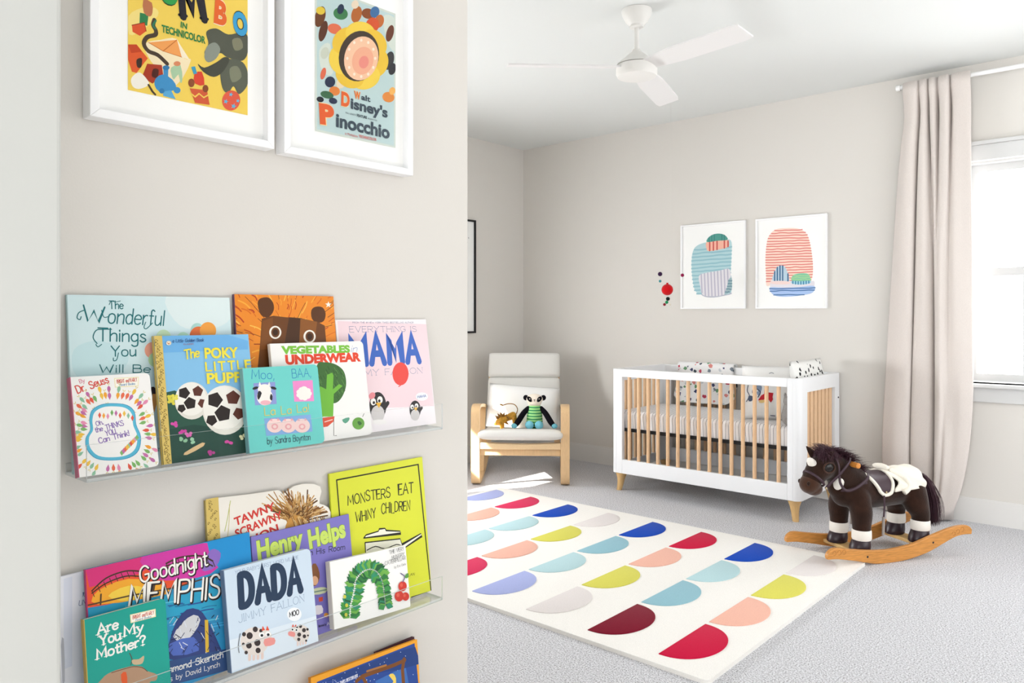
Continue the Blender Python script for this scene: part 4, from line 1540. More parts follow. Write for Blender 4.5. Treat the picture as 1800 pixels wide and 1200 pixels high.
# --- two posters on the near wall
def poster_a(A):
    Y = '#efcf5c'
    bl, br = A.L((535, 672)), A.L((1437, 872))
    x0, x1, y0, y1 = bl.x, br.x, (bl.y + br.y) / 2, (bl.y + br.y) / 2 + 0.27
    A.clip = (x0, x1, y0, y1)
    A.poly([(x0, y0), (x1, y0), (x1, y1), (x0, y1)], Y, loc=True)
    # pale puffs and a striped tent
    A.poly([(545, 260), (640, 230), (760, 120), (740, 60), (640, 60), (540, 120)], '#f2dc86', 3)
    A.poly([(660, 330), (780, 300), (905, 295), (960, 440), (1010, 455), (900, 640), (760, 520), (690, 430)], '#f3e3bd', 3)
    A.poly([(690, 320), (905, 300), (940, 430), (800, 385)], '#f0a25a')
    A.poly([(905, 300), (940, 430), (1000, 450)], '#f6ead0')
    A.line([(690, 320), (800, 385), (905, 300), (800, 385), (940, 430)], 5, '#c8702f')
    # brown ribbon of smoke
    A.line([(735, 150), (725, 190), (745, 230), (740, 262), (680, 280), (655, 330), (690, 385), (760, 415), (830, 480)], 30, '#4a3b2e', 4)
    A.line([(745, 155), (725, 190), (742, 215)], 14, '#2f7a5b', 3)
    # wagons
    A.poly([(625, 95), (690, 110), (680, 195), (622, 175)], '#2f7f4d')
    A.poly([(650, 0), (715, 20), (720, 95), (700, 125), (655, 95)], '#b9744f', 2)
    A.poly([(565, 190), (660, 170), (672, 235), (625, 270), (570, 240)], '#d9532a')
    A.line([(565, 190), (660, 170), (672, 235)], 6, '#8b2c16')
    A.poly([(536, 335), (600, 335), (685, 440), (660, 470), (600, 550), (565, 540), (536, 450)], '#dd5a2b')
    A.poly([(536, 335), (600, 335), (640, 390), (560, 400)], '#c2431f')
    A.poly([(600, 450), (640, 440), (635, 505), (605, 505)], '#3b2a20', 3)
    A.poly([(680, 480), (790, 490), (800, 560), (720, 630), (640, 580)], '#a8371f')
    A.poly([(725, 520), (765, 525), (755, 585), (715, 575)], '#4c1f17', 3)
    A.poly([(560, 590), (620, 545), (680, 600), (690, 640), (620, 670), (570, 650)], '#f1ece0', 4)
    # blue engine of plain shapes
    A.poly([(745, 590), (800, 560), (870, 600), (900, 660), (850, 690), (770, 690), (735, 640)], '#3f8fc4', 2)
    A.poly([(800, 500), (840, 500), (836, 600), (806, 600)], '#3f8fc4')
    A.ell((822, 510), 26, 18, '#2f79ad')
    A.poly([(800, 690), (860, 680), (895, 748), (800, 722)], '#5aa6d2')
    A.ell((905, 680), 26, 24, '#3f8fc4')
    A.ell((790, 685), 20, 20, '#2f79ad')
    A.line([(690, 640), (720, 690), (740, 712)], 16, '#4a3b2e')
    A.poly([(860, 510), (930, 490), (945, 600), (930, 625), (915, 560), (880, 600), (862, 560)], '#a9c9a4', 2)
    A.ell((905, 480), 26, 18, '#d98a62')
    # stacked grey boulders on a star ball
    A.poly([(1125, 240), (1200, 215), (1290, 260), (1400, 245), (1448, 300), (1430, 420), (1380, 460), (1280, 430), (1230, 400), (1160, 440), (1110, 400), (1140, 330)], '#55584c', 4)
    A.poly([(1230, 500), (1300, 445), (1400, 470), (1440, 560), (1430, 650), (1370, 710), (1330, 650), (1290, 700), (1245, 660)], '#5d6153', 4)
    A.poly([(1060, 480), (1110, 510), (1200, 470), (1260, 430), (1300, 450), (1250, 540), (1180, 580), (1100, 540)], '#47493f', 3)
    A.poly([(1130, 350), (1190, 320), (1230, 370), (1200, 440), (1140, 470), (1110, 430)], '#8c9388', 3)
    A.poly([(1320, 300), (1380, 290), (1400, 360), (1340, 380)], '#83826a', 3)
    A.poly([(1300, 520), (1360, 500), (1390, 580), (1320, 620)], '#7f826c', 3)
    A.ell((1312, 757), 68, 76, '#dd5b44', 0.2)
    for c, r in (((1310, 712), 18), ((1272, 765), 20), ((1330, 800), 22), ((1362, 760), 16)):
        A.poly([(c[0] + (r if k % 2 == 0 else r * .42) * sin(pi * k / 5 + .3), c[1] - (r if k % 2 == 0 else r * .42) * cos(pi * k / 5 + .3)) for k in range(10)], '#5bb3d6')
    # plain small drum with bunting
    A.poly([(1000, 665), (1130, 680), (1150, 790), (1040, 775)], '#cf5a37', 1)
    A.line([(1005, 700), (1040, 730), (1070, 705), (1105, 735), (1140, 715)], 9, '#efcf5c')
    A.poly([(1035, 560), (1090, 540), (1110, 640), (1040, 630)], '#d9452f', 2)
    A.poly([(1010, 505), (1040, 500), (1055, 555), (1030, 560)], '#3f9bbf')
    A.ell((1012, 625), 24, 32, '#8a4a2a')
    A.ell((1118, 668), 22, 28, '#8a4a2a')
    # letters
    A.text('U', (770, -10), (905, 45), 190, '#2f9a4c', 0.05, outline='#1c2a22')
    A.hand('M', (950, 128), (1110, 152), 230, '#26242c', w=0.24, serif=0.12)
    A.text('B', (1180, 160), (1275, 195), 165, '#e2672f', 0.05, outline='#f3e0c0')
    A.text('O', (1330, 245), (1440, 268), 150, '#3f9fd0', 0.06, outline='#1c2a3a')
    A.text('IN', (930, 205), (978, 222), 42, '#1f7d46', 0.03)
    A.text('TECHNICOLOR', (788, 240), (1118, 330), 52, '#1f7d46', 0.035)
XF = -1.205
def frame_from(crop, L, R, B, h):
    ox, oy, sc = CROPS[crop]
    P = [on_plane(ox + p[0] * sc, oy + p[1] * sc, (XF, 0, 0), Vector((1, 0, 0))) for p in (L, R, B)]
    return P[0].y, P[1].y, P[2].z
y0, y1, z0 = frame_from(1, (250, 870), (1640, 1100), (250, 870), 0)
M1 = wallM(WX, y0, z0)
d_ = XF - WX
t = framed('framed_picture', 'white frame with a yellow circus poster, left of two on the near wall', M1, y1 - y0, 0.385, 0.013, d_)
print_on(t, d_, 1, M1, poster_a)

def poster_b(A):
    bl, br, tr = A.L((352, 865)), A.L((882, 975)), A.L((885, 92))
    x0, x1, y0, y1 = bl.x, br.x, br.y, tr.y
    A.clip = (x0, x1, y0, y1)
    A.poly([(x0, y0), (x1, y0), (x1, y1), (x0, y1)], '#cfd8cf', loc=True)
    g = 0.004
    A.poly([(x0 + g, y0 + g), (x1 - g, y0 + g), (x1 - g, y1 - g), (x0 + g, y1 - g)], '#bcd3d3', loc=True)
    A.poly([(380, 330), (450, 290), (470, 480), (400, 470)], '#d3dcd2', 4)
    A.poly([(800, 110), (880, 130), (880, 330), (830, 280)], '#d3dcd2', 4)
    # a plain bouquet of round blooms in the colours of the print
    for c, rx, ry, col in (((385, 110), 34, 70, '#6b3f22'), ((405, 205), 26, 70, '#5a3320'), ((388, 70), 30, 26, '#e0c23f'), ((520, 90), 48, 40, '#3f7d4d'), ((520, 60), 22, 34, '#27364e'),
                           ((625, 95), 34, 56, '#b4662f'), ((615, 30), 24, 28, '#e8d6bd'), ((700, 90), 42, 34, '#8a4a24'), ((745, 80), 30, 38, '#3f6ea0'), ((775, 140), 30, 44, '#c06a34'), ((845, 220), 24, 56, '#6a3b2a'),
                           ((730, 165), 44, 50, '#d4552c'), ((480, 190), 46, 34, '#df7050'), ((840, 400), 30, 62, '#3b3a3c'), ((860, 455), 24, 40, '#2f2f33'), ((835, 640), 40, 34, '#e08a3f'), ((860, 600), 20, 26, '#efb15c'),
                           ((405, 485), 17, 40, '#de6b4d'), ((450, 540), 34, 36, '#26304a'), ((480, 600), 36, 30, '#e0813c'), ((430, 625), 44, 24, '#3e6b4a'), ((385, 655), 24, 18, '#23262e'), ((470, 665), 28, 20, '#26304a'), ((415, 350), 26, 40, '#c7cdbd'), ((520, 550), 30, 34, '#e6d7bb')):
        A.ell(c, rx, ry, col, 0.25)
    for k in range(7):
        a = 2 * pi * k / 7 + .3
        A.ell((640 + 120 * cos(a), 370 + 150 * sin(a)), 78, 98, '#f0cf4e' if k % 2 else '#eac23f', a)
    A.ell((640, 370), 132, 168, '#43382f', 0.2)
    A.ell((655, 385), 112, 146, '#f3c6a4', 0.2)
    A.ell((665, 400), 70, 92, '#efae90', 0.2)
    A.ell((672, 410), 32, 42, '#ea9184', 0.2)
    for k in range(12):
        a = 2 * pi * k / 12
        A.ell((655 + 92 * cos(a), 385 + 120 * sin(a)), 8, 10, '#fbe9d6')
    # title
    A.text('W', (608, 645), (650, 655), 44, '#e0702f', 0.05, outline='#f6d9a0')
    A.text('alt', (655, 656), (715, 672), 34, '#3d4b57', 0.03)
    A.text('D', (522, 690), (578, 706), 84, '#e0632f', 0.05, outline='#f6d9a0')
    A.text("isney's", (585, 712), (828, 775), 66, '#3d4b57', 0.035)
    A.text('FULL LENGTH', (552, 748), (620, 764), 10, '#4f5c64', 0.0)
    A.text('FEATURE', (626, 768), (692, 784), 17, '#33414c', 0.03)
    A.text('PRODUCTION', (698, 786), (758, 800), 10, '#4f5c64', 0.0)
    A.text('P', (382, 808), (480, 822), 118, '#e0602f', 0.06, outline='#f6d9a0')
    A.text('inocchio', (488, 832), (842, 914), 84, '#3d4b57', 0.035)
    A.text('in Multiplane', (548, 888), (632, 906), 16, '#d0584f', 0.0)
    A.text('TECHNICOLOR', (638, 906), (755, 930), 18, '#d0584f', 0.02)
y0, y1, z0 = frame_from(2, (150, 1005), (1000, 1150), (150, 1005), 0)
M2 = wallM(WX, y0, z0)
t = framed('framed_picture', 'white frame with a pale blue poster, right of two on the near wall', M2, y1 - y0, 0.385, 0.013, d_)
print_on(t, d_, 2, M2, poster_b)

# --- two abstract prints over the crib
def arc_band(A, y, x0, x1, w, col, wob, seed):
    rnd = random.Random(seed)
    n = 9
    A.line([(x0 + (x1 - x0) * k / n, y + rnd.uniform(-wob, wob)) for k in range(n + 1)], w, col, 4)
def clipspan(poly, yv):
    xs = []
    for i in range(len(poly)):
        a, b = poly[i], poly[(i + 1) % len(poly)]
        if (a[1] - yv) * (b[1] - yv) < 0:
            xs.append(a[0] + (b[0] - a[0]) * (yv - a[1]) / (b[1] - a[1]))
    return (min(xs), max(xs)) if len(xs) > 1 else None
def clipspan_v(poly, xv):
    ys = []
    for i in range(len(poly)):
        a, b = poly[i], poly[(i + 1) % len(poly)]
        if (a[0] - xv) * (b[0] - xv) < 0:
            ys.append(a[1] + (b[1] - a[1]) * (xv - a[0]) / (b[0] - a[0]))
    return (min(ys), max(ys)) if len(ys) > 1 else None
def hstripes(A, pts, ys, w, col, slope=0.0, seed=1, inset=2):
    P = [(q.x, q.y) for q in catmull([(a, b, 0) for a, b in pts], 6, closed=True)]
    A.up()
    for k, y in enumerate(ys):
        s = clipspan(P, y)
        if s and s[1] - s[0] > 20:
            rnd = random.Random(seed + k)
            n = 8
            L = []
            for q in range(n + 1):
                x = s[0] + inset + (s[1] - s[0] - 2 * inset) * q / n
                yy = y + slope * (x - (s[0] + s[1]) / 2) + rnd.uniform(-2.5, 2.5)
                L.append((x, yy))
            A.line(L, w, col, 4, newlayer=False)
def vstripes(A, pts, xs, w, col, seed=1, inset=3, lean=0.0):
    P = [(q.x, q.y) for q in catmull([(a, b, 0) for a, b in pts], 6, closed=True)]
    A.up()
    for k, x in enumerate(xs):
        s = clipspan_v(P, x)
        if s and s[1] - s[0] > 12:
            A.line([(x + lean * (s[0] - (s[0] + s[1]) / 2), s[0] + inset), (x, (s[0] + s[1]) / 2), (x + lean * (s[1] - (s[0] + s[1]) / 2), s[1] - inset)], w, col, newlayer=False)
def abstract_a(A):
    big = [(560, 325), (640, 295), (740, 285), (830, 280), (836, 400), (830, 540), (838, 660), (815, 705), (720, 715), (600, 710), (550, 680), (530, 600), (520, 480), (528, 380)]
    A.poly(big, '#b3d3d8', 5)
    hstripes(A, big, range(345, 705, 29), 11, '#93bfc9', -0.08)
    A.poly([(600, 705), (720, 715), (810, 705), (830, 690), (835, 705), (780, 718), (700, 732), (630, 728)], '#b5b8c6', 3)
    low = [(580, 560), (650, 535), (740, 520), (820, 508), (828, 600), (800, 690), (760, 715), (690, 722), (610, 712), (588, 640)]
    A.poly(low, '#e2dfe4', 4)
    vstripes(A, low, range(600, 820, 26), 10, '#b9b6c6', lean=0.04)
    rt = [(815, 590), (838, 575), (838, 660), (820, 690), (780, 710), (800, 650)]
    A.poly(rt, '#9fb9bf', 3)
    hstripes(A, rt, range(600, 705, 22), 9, '#6f919d')
    peach = [(638, 295), (720, 282), (805, 278), (812, 330), (740, 352), (660, 365), (640, 350)]
    A.poly(peach, '#f3b9a4', 3)
    vstripes(A, peach, range(664, 812, 29), 11, '#c9574f')
    gr = [(642, 294), (650, 262), (690, 234), (740, 227), (785, 240), (805, 276), (720, 284)]
    A.poly(gr, '#4f9b90', 3)
    vstripes(A, gr, range(660, 800, 20), 7, '#3a7f7c')
def abstract_b(A):
    pk = [(1185, 195), (1280, 183), (1375, 190), (1430, 230), (1455, 300), (1475, 420), (1480, 520), (1470, 590), (1440, 610), (1300, 620), (1180, 620), (1116, 640), (1110, 560), (1105, 440), (1112, 330), (1130, 250)]
    A.poly(pk, '#fadccd', 5)
    hstripes(A, pk, range(200, 640, 21), 8, '#e38078', -0.03)
    lo = [(1150, 600), (1220, 595), (1300, 600), (1400, 620), (1485, 600), (1490, 650), (1470, 700), (1380, 715), (1270, 725), (1190, 718), (1150, 690), (1142, 640)]
    A.poly(lo, '#e4dfe6', 4)
    bl = [(1142, 652), (1250, 655), (1370, 650), (1490, 640), (1482, 690), (1390, 715), (1270, 726), (1190, 720), (1150, 694)]
    A.poly(bl, '#a9c3ea', 3)
    hstripes(A, bl, range(660, 726, 17), 8, '#4d76ab', -0.02)
    dome = [(1160, 595), (1172, 540), (1195, 495), (1230, 478), (1262, 495), (1285, 550), (1290, 600), (1230, 606)]
    A.poly(dome, '#bcd2e0', 4)
    vstripes(A, dome, range(1178, 1290, 21), 11, '#3f6d94')
    A.poly([(1150, 605), (1230, 600), (1295, 608), (1295, 625), (1220, 630), (1150, 622)], '#f0d8d4', 3)
    gr = [(1312, 598), (1316, 565), (1340, 548), (1390, 540), (1440, 545), (1458, 570), (1460, 600), (1380, 604)]
    A.poly(gr, '#86c9a4', 4)
    hstripes(A, gr, range(560, 600, 14), 4, '#b7dd93')
    tl = [(1313, 602), (1380, 604), (1460, 600), (1455, 620), (1390, 630), (1320, 624)]
    A.poly(tl, '#9fd0e0', 3)
    vstripes(A, tl, range(1322, 1456, 21), 9, '#3f83a8')
YB = BY - 0.024
for (lab, L, R, B, T_, fn) in (('white framed print of stacked teal and lilac striped shapes over the crib', (432, 820), (942, 822), (600, 822), (940, 120), abstract_a),
                              ('white framed print with a tall coral striped dome over the crib', (1025, 820), (1590, 820), (1200, 820), (1300, 95), abstract_b)):
    P = [on_plane(CROPS[7][0] + p[0] * CROPS[7][2], CROPS[7][1] + p[1] * CROPS[7][2], (0, YB, 0), Vector((0, 1, 0))) for p in (L, R, B, T_)]
    Mx = backM(P[0].x, BY, P[2].z)
    t = framed('framed_picture', lab, Mx, P[1].x - P[0].x, 0.658, 0.011, 0.024)
    print_on(t, 0.024, 7, Mx, fn)

# --- black frame on the far left wall, mostly behind the near wall
M3 = wallM(LX, 4.10, 1.121)
M_BLKF = mat('frame_black', '#17171a', rough=0.4, spec=0.4)
t = framed('framed_picture', 'tall thin black frame on the far left wall behind the near wall end', M3, 0.662, 0.98, 0.016, 0.025, M_BLKF)
def specks(A):
    rnd = random.Random(3)
    for k in range(26):
        A.ell((rnd.uniform(.08, .6), rnd.uniform(.08, .9)), .006, .004, '#4a4a4c', rnd.random() * 3, loc=True, n=8)
print_on(t, 0.025, 0, M3, specks)

# ------------------------------------------------------------------ clear wall shelves
ZF1, ZF2, ZF3 = 1.0415, 0.6905, 0.352
def ledge(zf, lip, label, y0=0.402, y1=1.0795):
    xf, xb = -1.152, WX
    t = thing('acrylic_shelf', label, 'wall shelf', (WX, (y0 + y1) / 2, zf))
    hy_ = (y1 - y0) / 2
    a, b = 0.0, xf - xb
    def part(name, *bb):
        bm = bmesh.new()
        box(bm, *bb)
        bm.faces.ensure_lookup_table()
        big = max(f.calc_area() for f in bm.faces)
        for f in bm.faces:
            if f.calc_area() < big * 0.6:
                f.material_index = 1
        o = bpy.data.objects.new(name, bpy.data.meshes.new(name))
        bm.to_mesh(o.data)
        bm.free()
        o.data.materials.append(M_ACRYL)
        o.data.materials.append(M_AEDGE)
        COL.objects.link(o)
        o.parent = t
        return o
    part('base', a + 0.003, b - 0.003, -hy_, hy_, -0.0045, -0.0002)
    part('lip', b - 0.003, b, -hy_, hy_, -0.0045, lip)
    part('back_plate', a + 0.0002, a + 0.0028, -hy_, hy_, -0.0045, 0.012)
    for k in range(3):
        bm = bmesh.new()
        lathe(bm, [(0.004, -0.0075), (0.004, -0.0046)], 12, c=(b - 0.014, -hy_ + 0.08 + (2 * hy_ - .16) * k / 2, 0))
        obj('stud', bm, M_AEDGE, t)
    return t
ledge(ZF1, 0.048, 'upper clear acrylic book shelf on the near wall')
ledge(ZF2, 0.044, 'lower clear acrylic book shelf on the near wall')
ledge(ZF3, 0.044, 'clear acrylic shelf under the orange-bordered book, mostly below the picture')

# ------------------------------------------------------------------ books
def book(label, crop, left, right, top, zf, xb, tilt, T, cover, roll=0.0, rc=0.0, spine=None, board=False, draw=None, outline=None, group=None):
    """stands on a ledge at height zf, leaning back by tilt; the measures come from three points of its cover"""
    th, ph = radians(tilt), radians(roll)
    v0, u0, n = Vector((-sin(th), 0, cos(th))), Vector((0, 1, 0)), Vector((cos(th), 0, sin(th)))
    u = u0 * cos(ph) + v0 * sin(ph)
    v = v0 * cos(ph) - u0 * sin(ph)
    Pf = Vector((xb, 0, zf + T * sin(th) + 0.0002))
    ox, oy, sc = CROPS[crop]
    q = [on_plane(ox + p[0] * sc, oy + p[1] * sc, Pf, n) - Pf for p in (left, right, top)]
    uL, uR, vT = q[0].dot(u), q[1].dot(u), q[2].dot(v)
    vB = -(uL if ph >= 0 else uR) * math.tan(ph)
    W, H = uR - uL, vT - vB
    O = Pf + u * uL + v * vB
    M = Matrix((u.to_4d(), v.to_4d(), n.to_4d(), (0, 0, 0, 1))).transposed()
    for i in range(3):
        M[3][i] = 0
        M[i][3] = O[i]
    M[3][3] = 1
    t = thing('book', label, 'book', matrix=M, group=group)
    A0 = Art(M, bmesh.new(), [], crop)
    if outline:
        ol = [(p.x, p.y) for p in [A0.L(p) for p in outline(A0, W, H)]] if False else outline(A0, W, H)
    elif rc:
        ol = [(0, 0)] + [(W - rc + rc * cos(a), rc + rc * sin(a)) for a in [radians(-90 + 15 * k) for k in range(7)]] + [(W - rc + rc * cos(a), H - rc + rc * sin(a)) for a in [radians(15 * k) for k in range(7)]] + [(0, H)]
    else:
        ol = [(0, 0), (W, 0), (W, H), (0, H)]
    A0.bm.free()
    tb = 0.0016 if board else 0.0011
    bm = bmesh.new()
    mats = [ink(cover), ink(spine or cover)]
    prism(bm, ol, lambda a, b, d: (a, b, d), -tb, 0.0)
    prism(bm, ol, lambda a, b, d: (a, b, d), -T, -T + tb)
    box(bm, -0.0012, 0.0, 0, H, -T, 0.0, 1)
    bmesh.ops.recalc_face_normals(bm, faces=bm.faces[:])
    if draw:
        A = Art(M, bm, mats, crop, clip=(0.0, W, 0.0, H), base=0.00006)
        A.W, A.H, A.ol = W, H, ol
        draw(A)
    me = bpy.data.meshes.new('cover')
    bm.to_mesh(me)
    bm.free()
    meshobj('cover', me, t, mats)
    bm = bmesh.new()
    ins = 0.0004 if board else 0.0025
    cx, cy = W / 2, H / 2
    pl = [(max(0.0002, cx + (x - cx) * (1 - 2 * ins / W)), cy + (y - cy) * (1 - 2 * ins / H)) for x, y in ol]
    prism(bm, pl, lambda a, b, d: (a, b, d), -T + tb + 0.0001, -tb - 0.0001)
    obj('pages', bm, M_PAPER, t, smooth=None)
    return t

def gold_spine(A, wu, seed):
    A.poly([(0, 0), (wu, 0), (wu, A.H), (0, A.H)], '#d9be6a', loc=True)
    rnd = random.Random(seed)
    A.up()
    y = 0.004
    while y < A.H - 0.006:
        x = rnd.uniform(.002, wu - .004)
        k = rnd.uniform(.0018, .0032)
        A.line([(x + k * cos(a) * rnd.uniform(.6, 1.1), y + k * sin(a)) for a in [0, 1.2, 2.4, 3.6, 4.8]], 0.0006, '#54401c', 3, loc=True, newlayer=False)
        A.line([(x - k, y - .002), (x + k, y + .001)], 0.0005, '#54401c', loc=True, newlayer=False)
        y += rnd.uniform(.0032, .0055)

def art_aqua(A):
    A.poly([(640, 70), (900, 60), (1005, 75), (1015, 200), (900, 260), (720, 240)], '#dceaea', 4)
    A.poly([(100, 380), (260, 330), (420, 420), (330, 540), (120, 540)], '#c3e0e4', 4)
    for c, r, col in (((625, 310), 44, '#c5dfb9'), ((822, 265), 38, '#a8d3cd'), ((740, 320), 40, '#b5dcc4'), ((830, 300), 52, '#dd6f3c'), ((885, 270), 48, '#efa045'), ((560, 385), 46, '#eea58c'), ((575, 440), 40, '#b7d6a6')):
        A.ell(c, r, r * 1.05, col)
    c = '#1f6f74'
    A.hand('The', (308, 142), (388, 142), 46, c, w=0.12)
    A.line([(306, 118), (318, 98), (345, 102), (372, 96)], 4, c, 4)
    A.hand('W', (150, 212), (275, 222), 92, c, w=0.095)
    A.line([(160, 150), (128, 165), (118, 195), (135, 205), (142, 188)], 6, c, 4)
    A.line([(262, 150), (275, 190), (300, 188)], 5, c, 4)
    A.hand('onderful', (298, 226), (625, 240), 92, c, w=0.08, shear=0.1)
    A.line([(520, 220), (510, 250), (525, 258), (560, 225)], 5, c, 4)
    A.hand('Things', (240, 330), (520, 336), 76, c, w=0.1)
    A.line([(235, 345), (212, 310), (230, 268), (275, 262), (320, 262)], 6, c, 4)
    A.line([(228, 350), (240, 365), (262, 350)], 5, c, 3)
    A.hand('You', (318, 420), (462, 418), 60, c, w=0.11)
    A.line([(360, 400), (350, 440), (332, 446), (330, 430)], 5, c, 3)
    A.hand('Will Be', (250, 515), (545, 515), 46, c, w=0.12)
    A.hand('Written by Emily Winfield Martin', (150, 990), (640, 975), 34, '#5b8f93', w=0.08)
    A.poly([(552, 600), (580, 610), (572, 680), (556, 640)], '#34282a', 2)
    A.poly([(560, 640), (600, 640), (570, 750), (556, 700)], '#dd9a55')

def art_bear(A):
    A.poly([(50, 70), (695, 78), (720, 360), (700, 600), (60, 600)], '#e98a2a')
    rnd = random.Random(9)
    A.up()
    A.up()
    for k in range(90):
        x, y = rnd.uniform(50, 700), rnd.uniform(75, 560)
        a = atan2(y - 420, x - 380) + rnd.uniform(-.25, .25)
        L = rnd.uniform(30, 110)
        A.line([(x, y), (x + L * .5 * cos(a) + 6, y + L * .5 * sin(a)), (x + L * cos(a), y + L * sin(a) + 8)], rnd.uniform(3, 9), ('#c4521a', '#f3a93c', '#f6bd52', '#d96d1f', '#b43d20')[k % 5], 3, newlayer=False)
    A.up()
    for k in range(24):
        x, y = rnd.uniform(50, 690), rnd.uniform(75, 420)
        a = atan2(y - 420, x - 380)
        A.line([(x, y), (x + 60 * cos(a), y + 60 * sin(a) + 5), (x + 130 * cos(a), y + 130 * sin(a) + 20)], 3, '#5a2a14', 3, newlayer=False)
    br = '#6b3f1c'
    A.poly([(200, 110), (225, 88), (270, 86), (300, 120), (304, 170), (270, 215), (225, 205), (204, 160)], '#5a3418', 3)
    A.poly([(552, 170), (580, 146), (625, 150), (646, 190), (634, 240), (590, 252), (556, 225)], '#5a3418', 3)
    A.poly([(225, 225), (300, 205), (380, 215), (480, 222), (590, 245), (640, 270), (650, 380), (660, 640), (190, 640), (215, 380)], br)
    A.poly([(405, 215), (490, 222), (470, 420), (370, 420)], '#4a2d18')
    A.poly([(480, 225), (590, 245), (570, 400), (470, 420)], '#8c5524')
    A.poly([(230, 240), (300, 215), (290, 420), (215, 430)], '#7d4a20')
    for c in ((314, 315), (540, 342)):
        A.ell(c, 40, 43, '#f4efe4')
        A.ell((c[0] + 1, c[1]), 28, 33, br)
        A.ell((c[0] + 1, c[1]), 17, 21, '#3c2412')
    A.poly([(664 + (22 if k % 2 == 0 else 9) * sin(pi * k / 5), 132 - (22 if k % 2 == 0 else 9) * cos(pi * k / 5)) for k in range(10)], '#f4efe4')

def art_pink(A):
    A.poly([(725, 240), (1310, 262), (1360, 800), (700, 830)], '#f0d6dc')
    A.hand('FROM THE #1 NEW YORK TIMES BESTSELLING AUTHOR', (825, 256), (1225, 256), 11, '#7c7c9a', w=0.14)
    A.hand('EVERYTHING IS', (805, 314), (1246, 310), 38, '#79809f', w=0.075, serif=0.08)
    A.hand('MAMA', (822, 526), (1264, 506), 180, '#3d66bd', w=0.25, space=30)
    A.hand('JIMMY FALLON', (790, 608), (1285, 584), 42, '#8b90ac', w=0.07, serif=0.08)
    A.ell((1140, 588), 53, 76, '#e84b42')
    A.line([(1140, 664), (1128, 672)], 5, '#e84b42')
    for (x, y, k) in ((990, 800, 1.0), (1236, 825, .66)):
        A.ell((x, y), 56 * k, 92 * k, '#2b2627')
        A.line([(x + 40 * k, y + 20 * k), (x + 66 * k, y - 20 * k)], 22 * k, '#2b2627')
        A.ell((x, y + 52 * k), 44 * k, 56 * k, '#cfcac9')
        A.ell((x - 30 * k, y - 28 * k), 18 * k, 24 * k, '#f6f3ee')
        A.ell((x + 14 * k, y - 40 * k), 18 * k, 24 * k, '#f6f3ee')
        A.ell((x - 26 * k, y - 22 * k), 8 * k, 10 * k, '#2b2627')
        A.ell((x + 10 * k, y - 34 * k), 8 * k, 10 * k, '#2b2627')
        A.poly([(x - 14 * k, y - 20 * k), (x + 24 * k, y - 24 * k), (x + 8 * k, y + 14 * k)], '#eab23a')
    A.poly([(930, 730), (950, 710), (972, 718), (968, 745), (940, 755)], '#e88d94', 2)
    A.ell((1280, 738), 40, 27, '#f4f6fa')
    A.hand('MAMA', (1252, 748), (1308, 740), 16, '#4b66a8', w=0.2)
    A.ell((1000, 905), 50, 16, '#f4f0ee')

def art_field(A):
    A.poly([(595, 300), (1120, 285), (1125, 650), (595, 660)], '#85bfe6')
    A.poly([(600, 300), (1000, 290), (1120, 330), (1120, 380), (600, 400)], '#6fb0e3', 0)
    A.poly([(600, 640), (690, 620), (800, 680), (1000, 640), (1130, 690), (1130, 1060), (600, 1060)], '#2e5647')
    A.poly([(600, 860), (800, 820), (1130, 860), (1130, 1060), (600, 1060)], '#27493f')
    # two plain balls with dark patches lie in the grass
    for (c, r) in (((790, 680), 100), ((985, 735), 132)):
        A.ell(c, r, r * 1.1, '#e4e0d6')
        A.ell((c[0] - r * .05, c[1] - r * .1), r * .92, r * .98, '#f1eee6')
        for k, (dx, dy, q) in enumerate(((-.45, -.45, .36), (.35, -.55, .33), (-.1, .15, .38), (.62, .15, .28), (-.6, .45, .26))):
            A.poly([(c[0] + r * (dx + q * cos(2 * pi * m / 5 + k)), c[1] + r * (dy + q * sin(2 * pi * m / 5 + k))) for m in range(5)], ('#2c2422', '#5e342a')[k % 2])
    rnd = random.Random(4)
    for c, col in (((670, 690), '#d9d04a'), ((690, 660), '#e5dc5a'), ((655, 665), '#d9d04a'), ((685, 820), '#d14fa4'), ((735, 865), '#c8479c'), ((770, 880), '#d96bb2'), ((740, 905), '#8fbf9a'), ((795, 915), '#9ac9a6'), ((1005, 930), '#cf4f9f'), ((1090, 890), '#e6e2b4'), ((905, 985), '#b5438f')):
        for k in range(6):
            A.ell((c[0] + rnd.uniform(-16, 16), c[1] + rnd.uniform(-12, 12)), 10, 9, col, n=8)
    A.poly([(745, 985), (850, 925), (858, 945), (760, 998)], '#d9b98a', 2)
    A.text('POKY', (865, 432), (1062, 426), 58, '#f0e04a', 0.035)
    A.hand('LITTLE', (874, 506), (1134, 490), 48, '#f0e04a', w=0.22, space=34)
    A.text('PUPPY', (878, 580), (1142, 566), 58, '#f0e04a', 0.035)
    A.hand('The', (748, 438), (832, 422), 52, '#f0e04a', w=0.16, shear=0.15)
    A.hand('a Little Golden Book', (675, 340), (858, 334), 19, '#27457e', w=0.12, shear=0.2)
    A.hand('CLASSIC', (740, 354), (800, 352), 7, '#aa5555', w=0.18)
    A.ell((653, 343), 15, 13, '#e8dcc4')
    A.poly([(640, 338), (653, 352), (668, 336), (655, 346)], '#c4622f')
    gold_spine(A, 0.0125, 2)

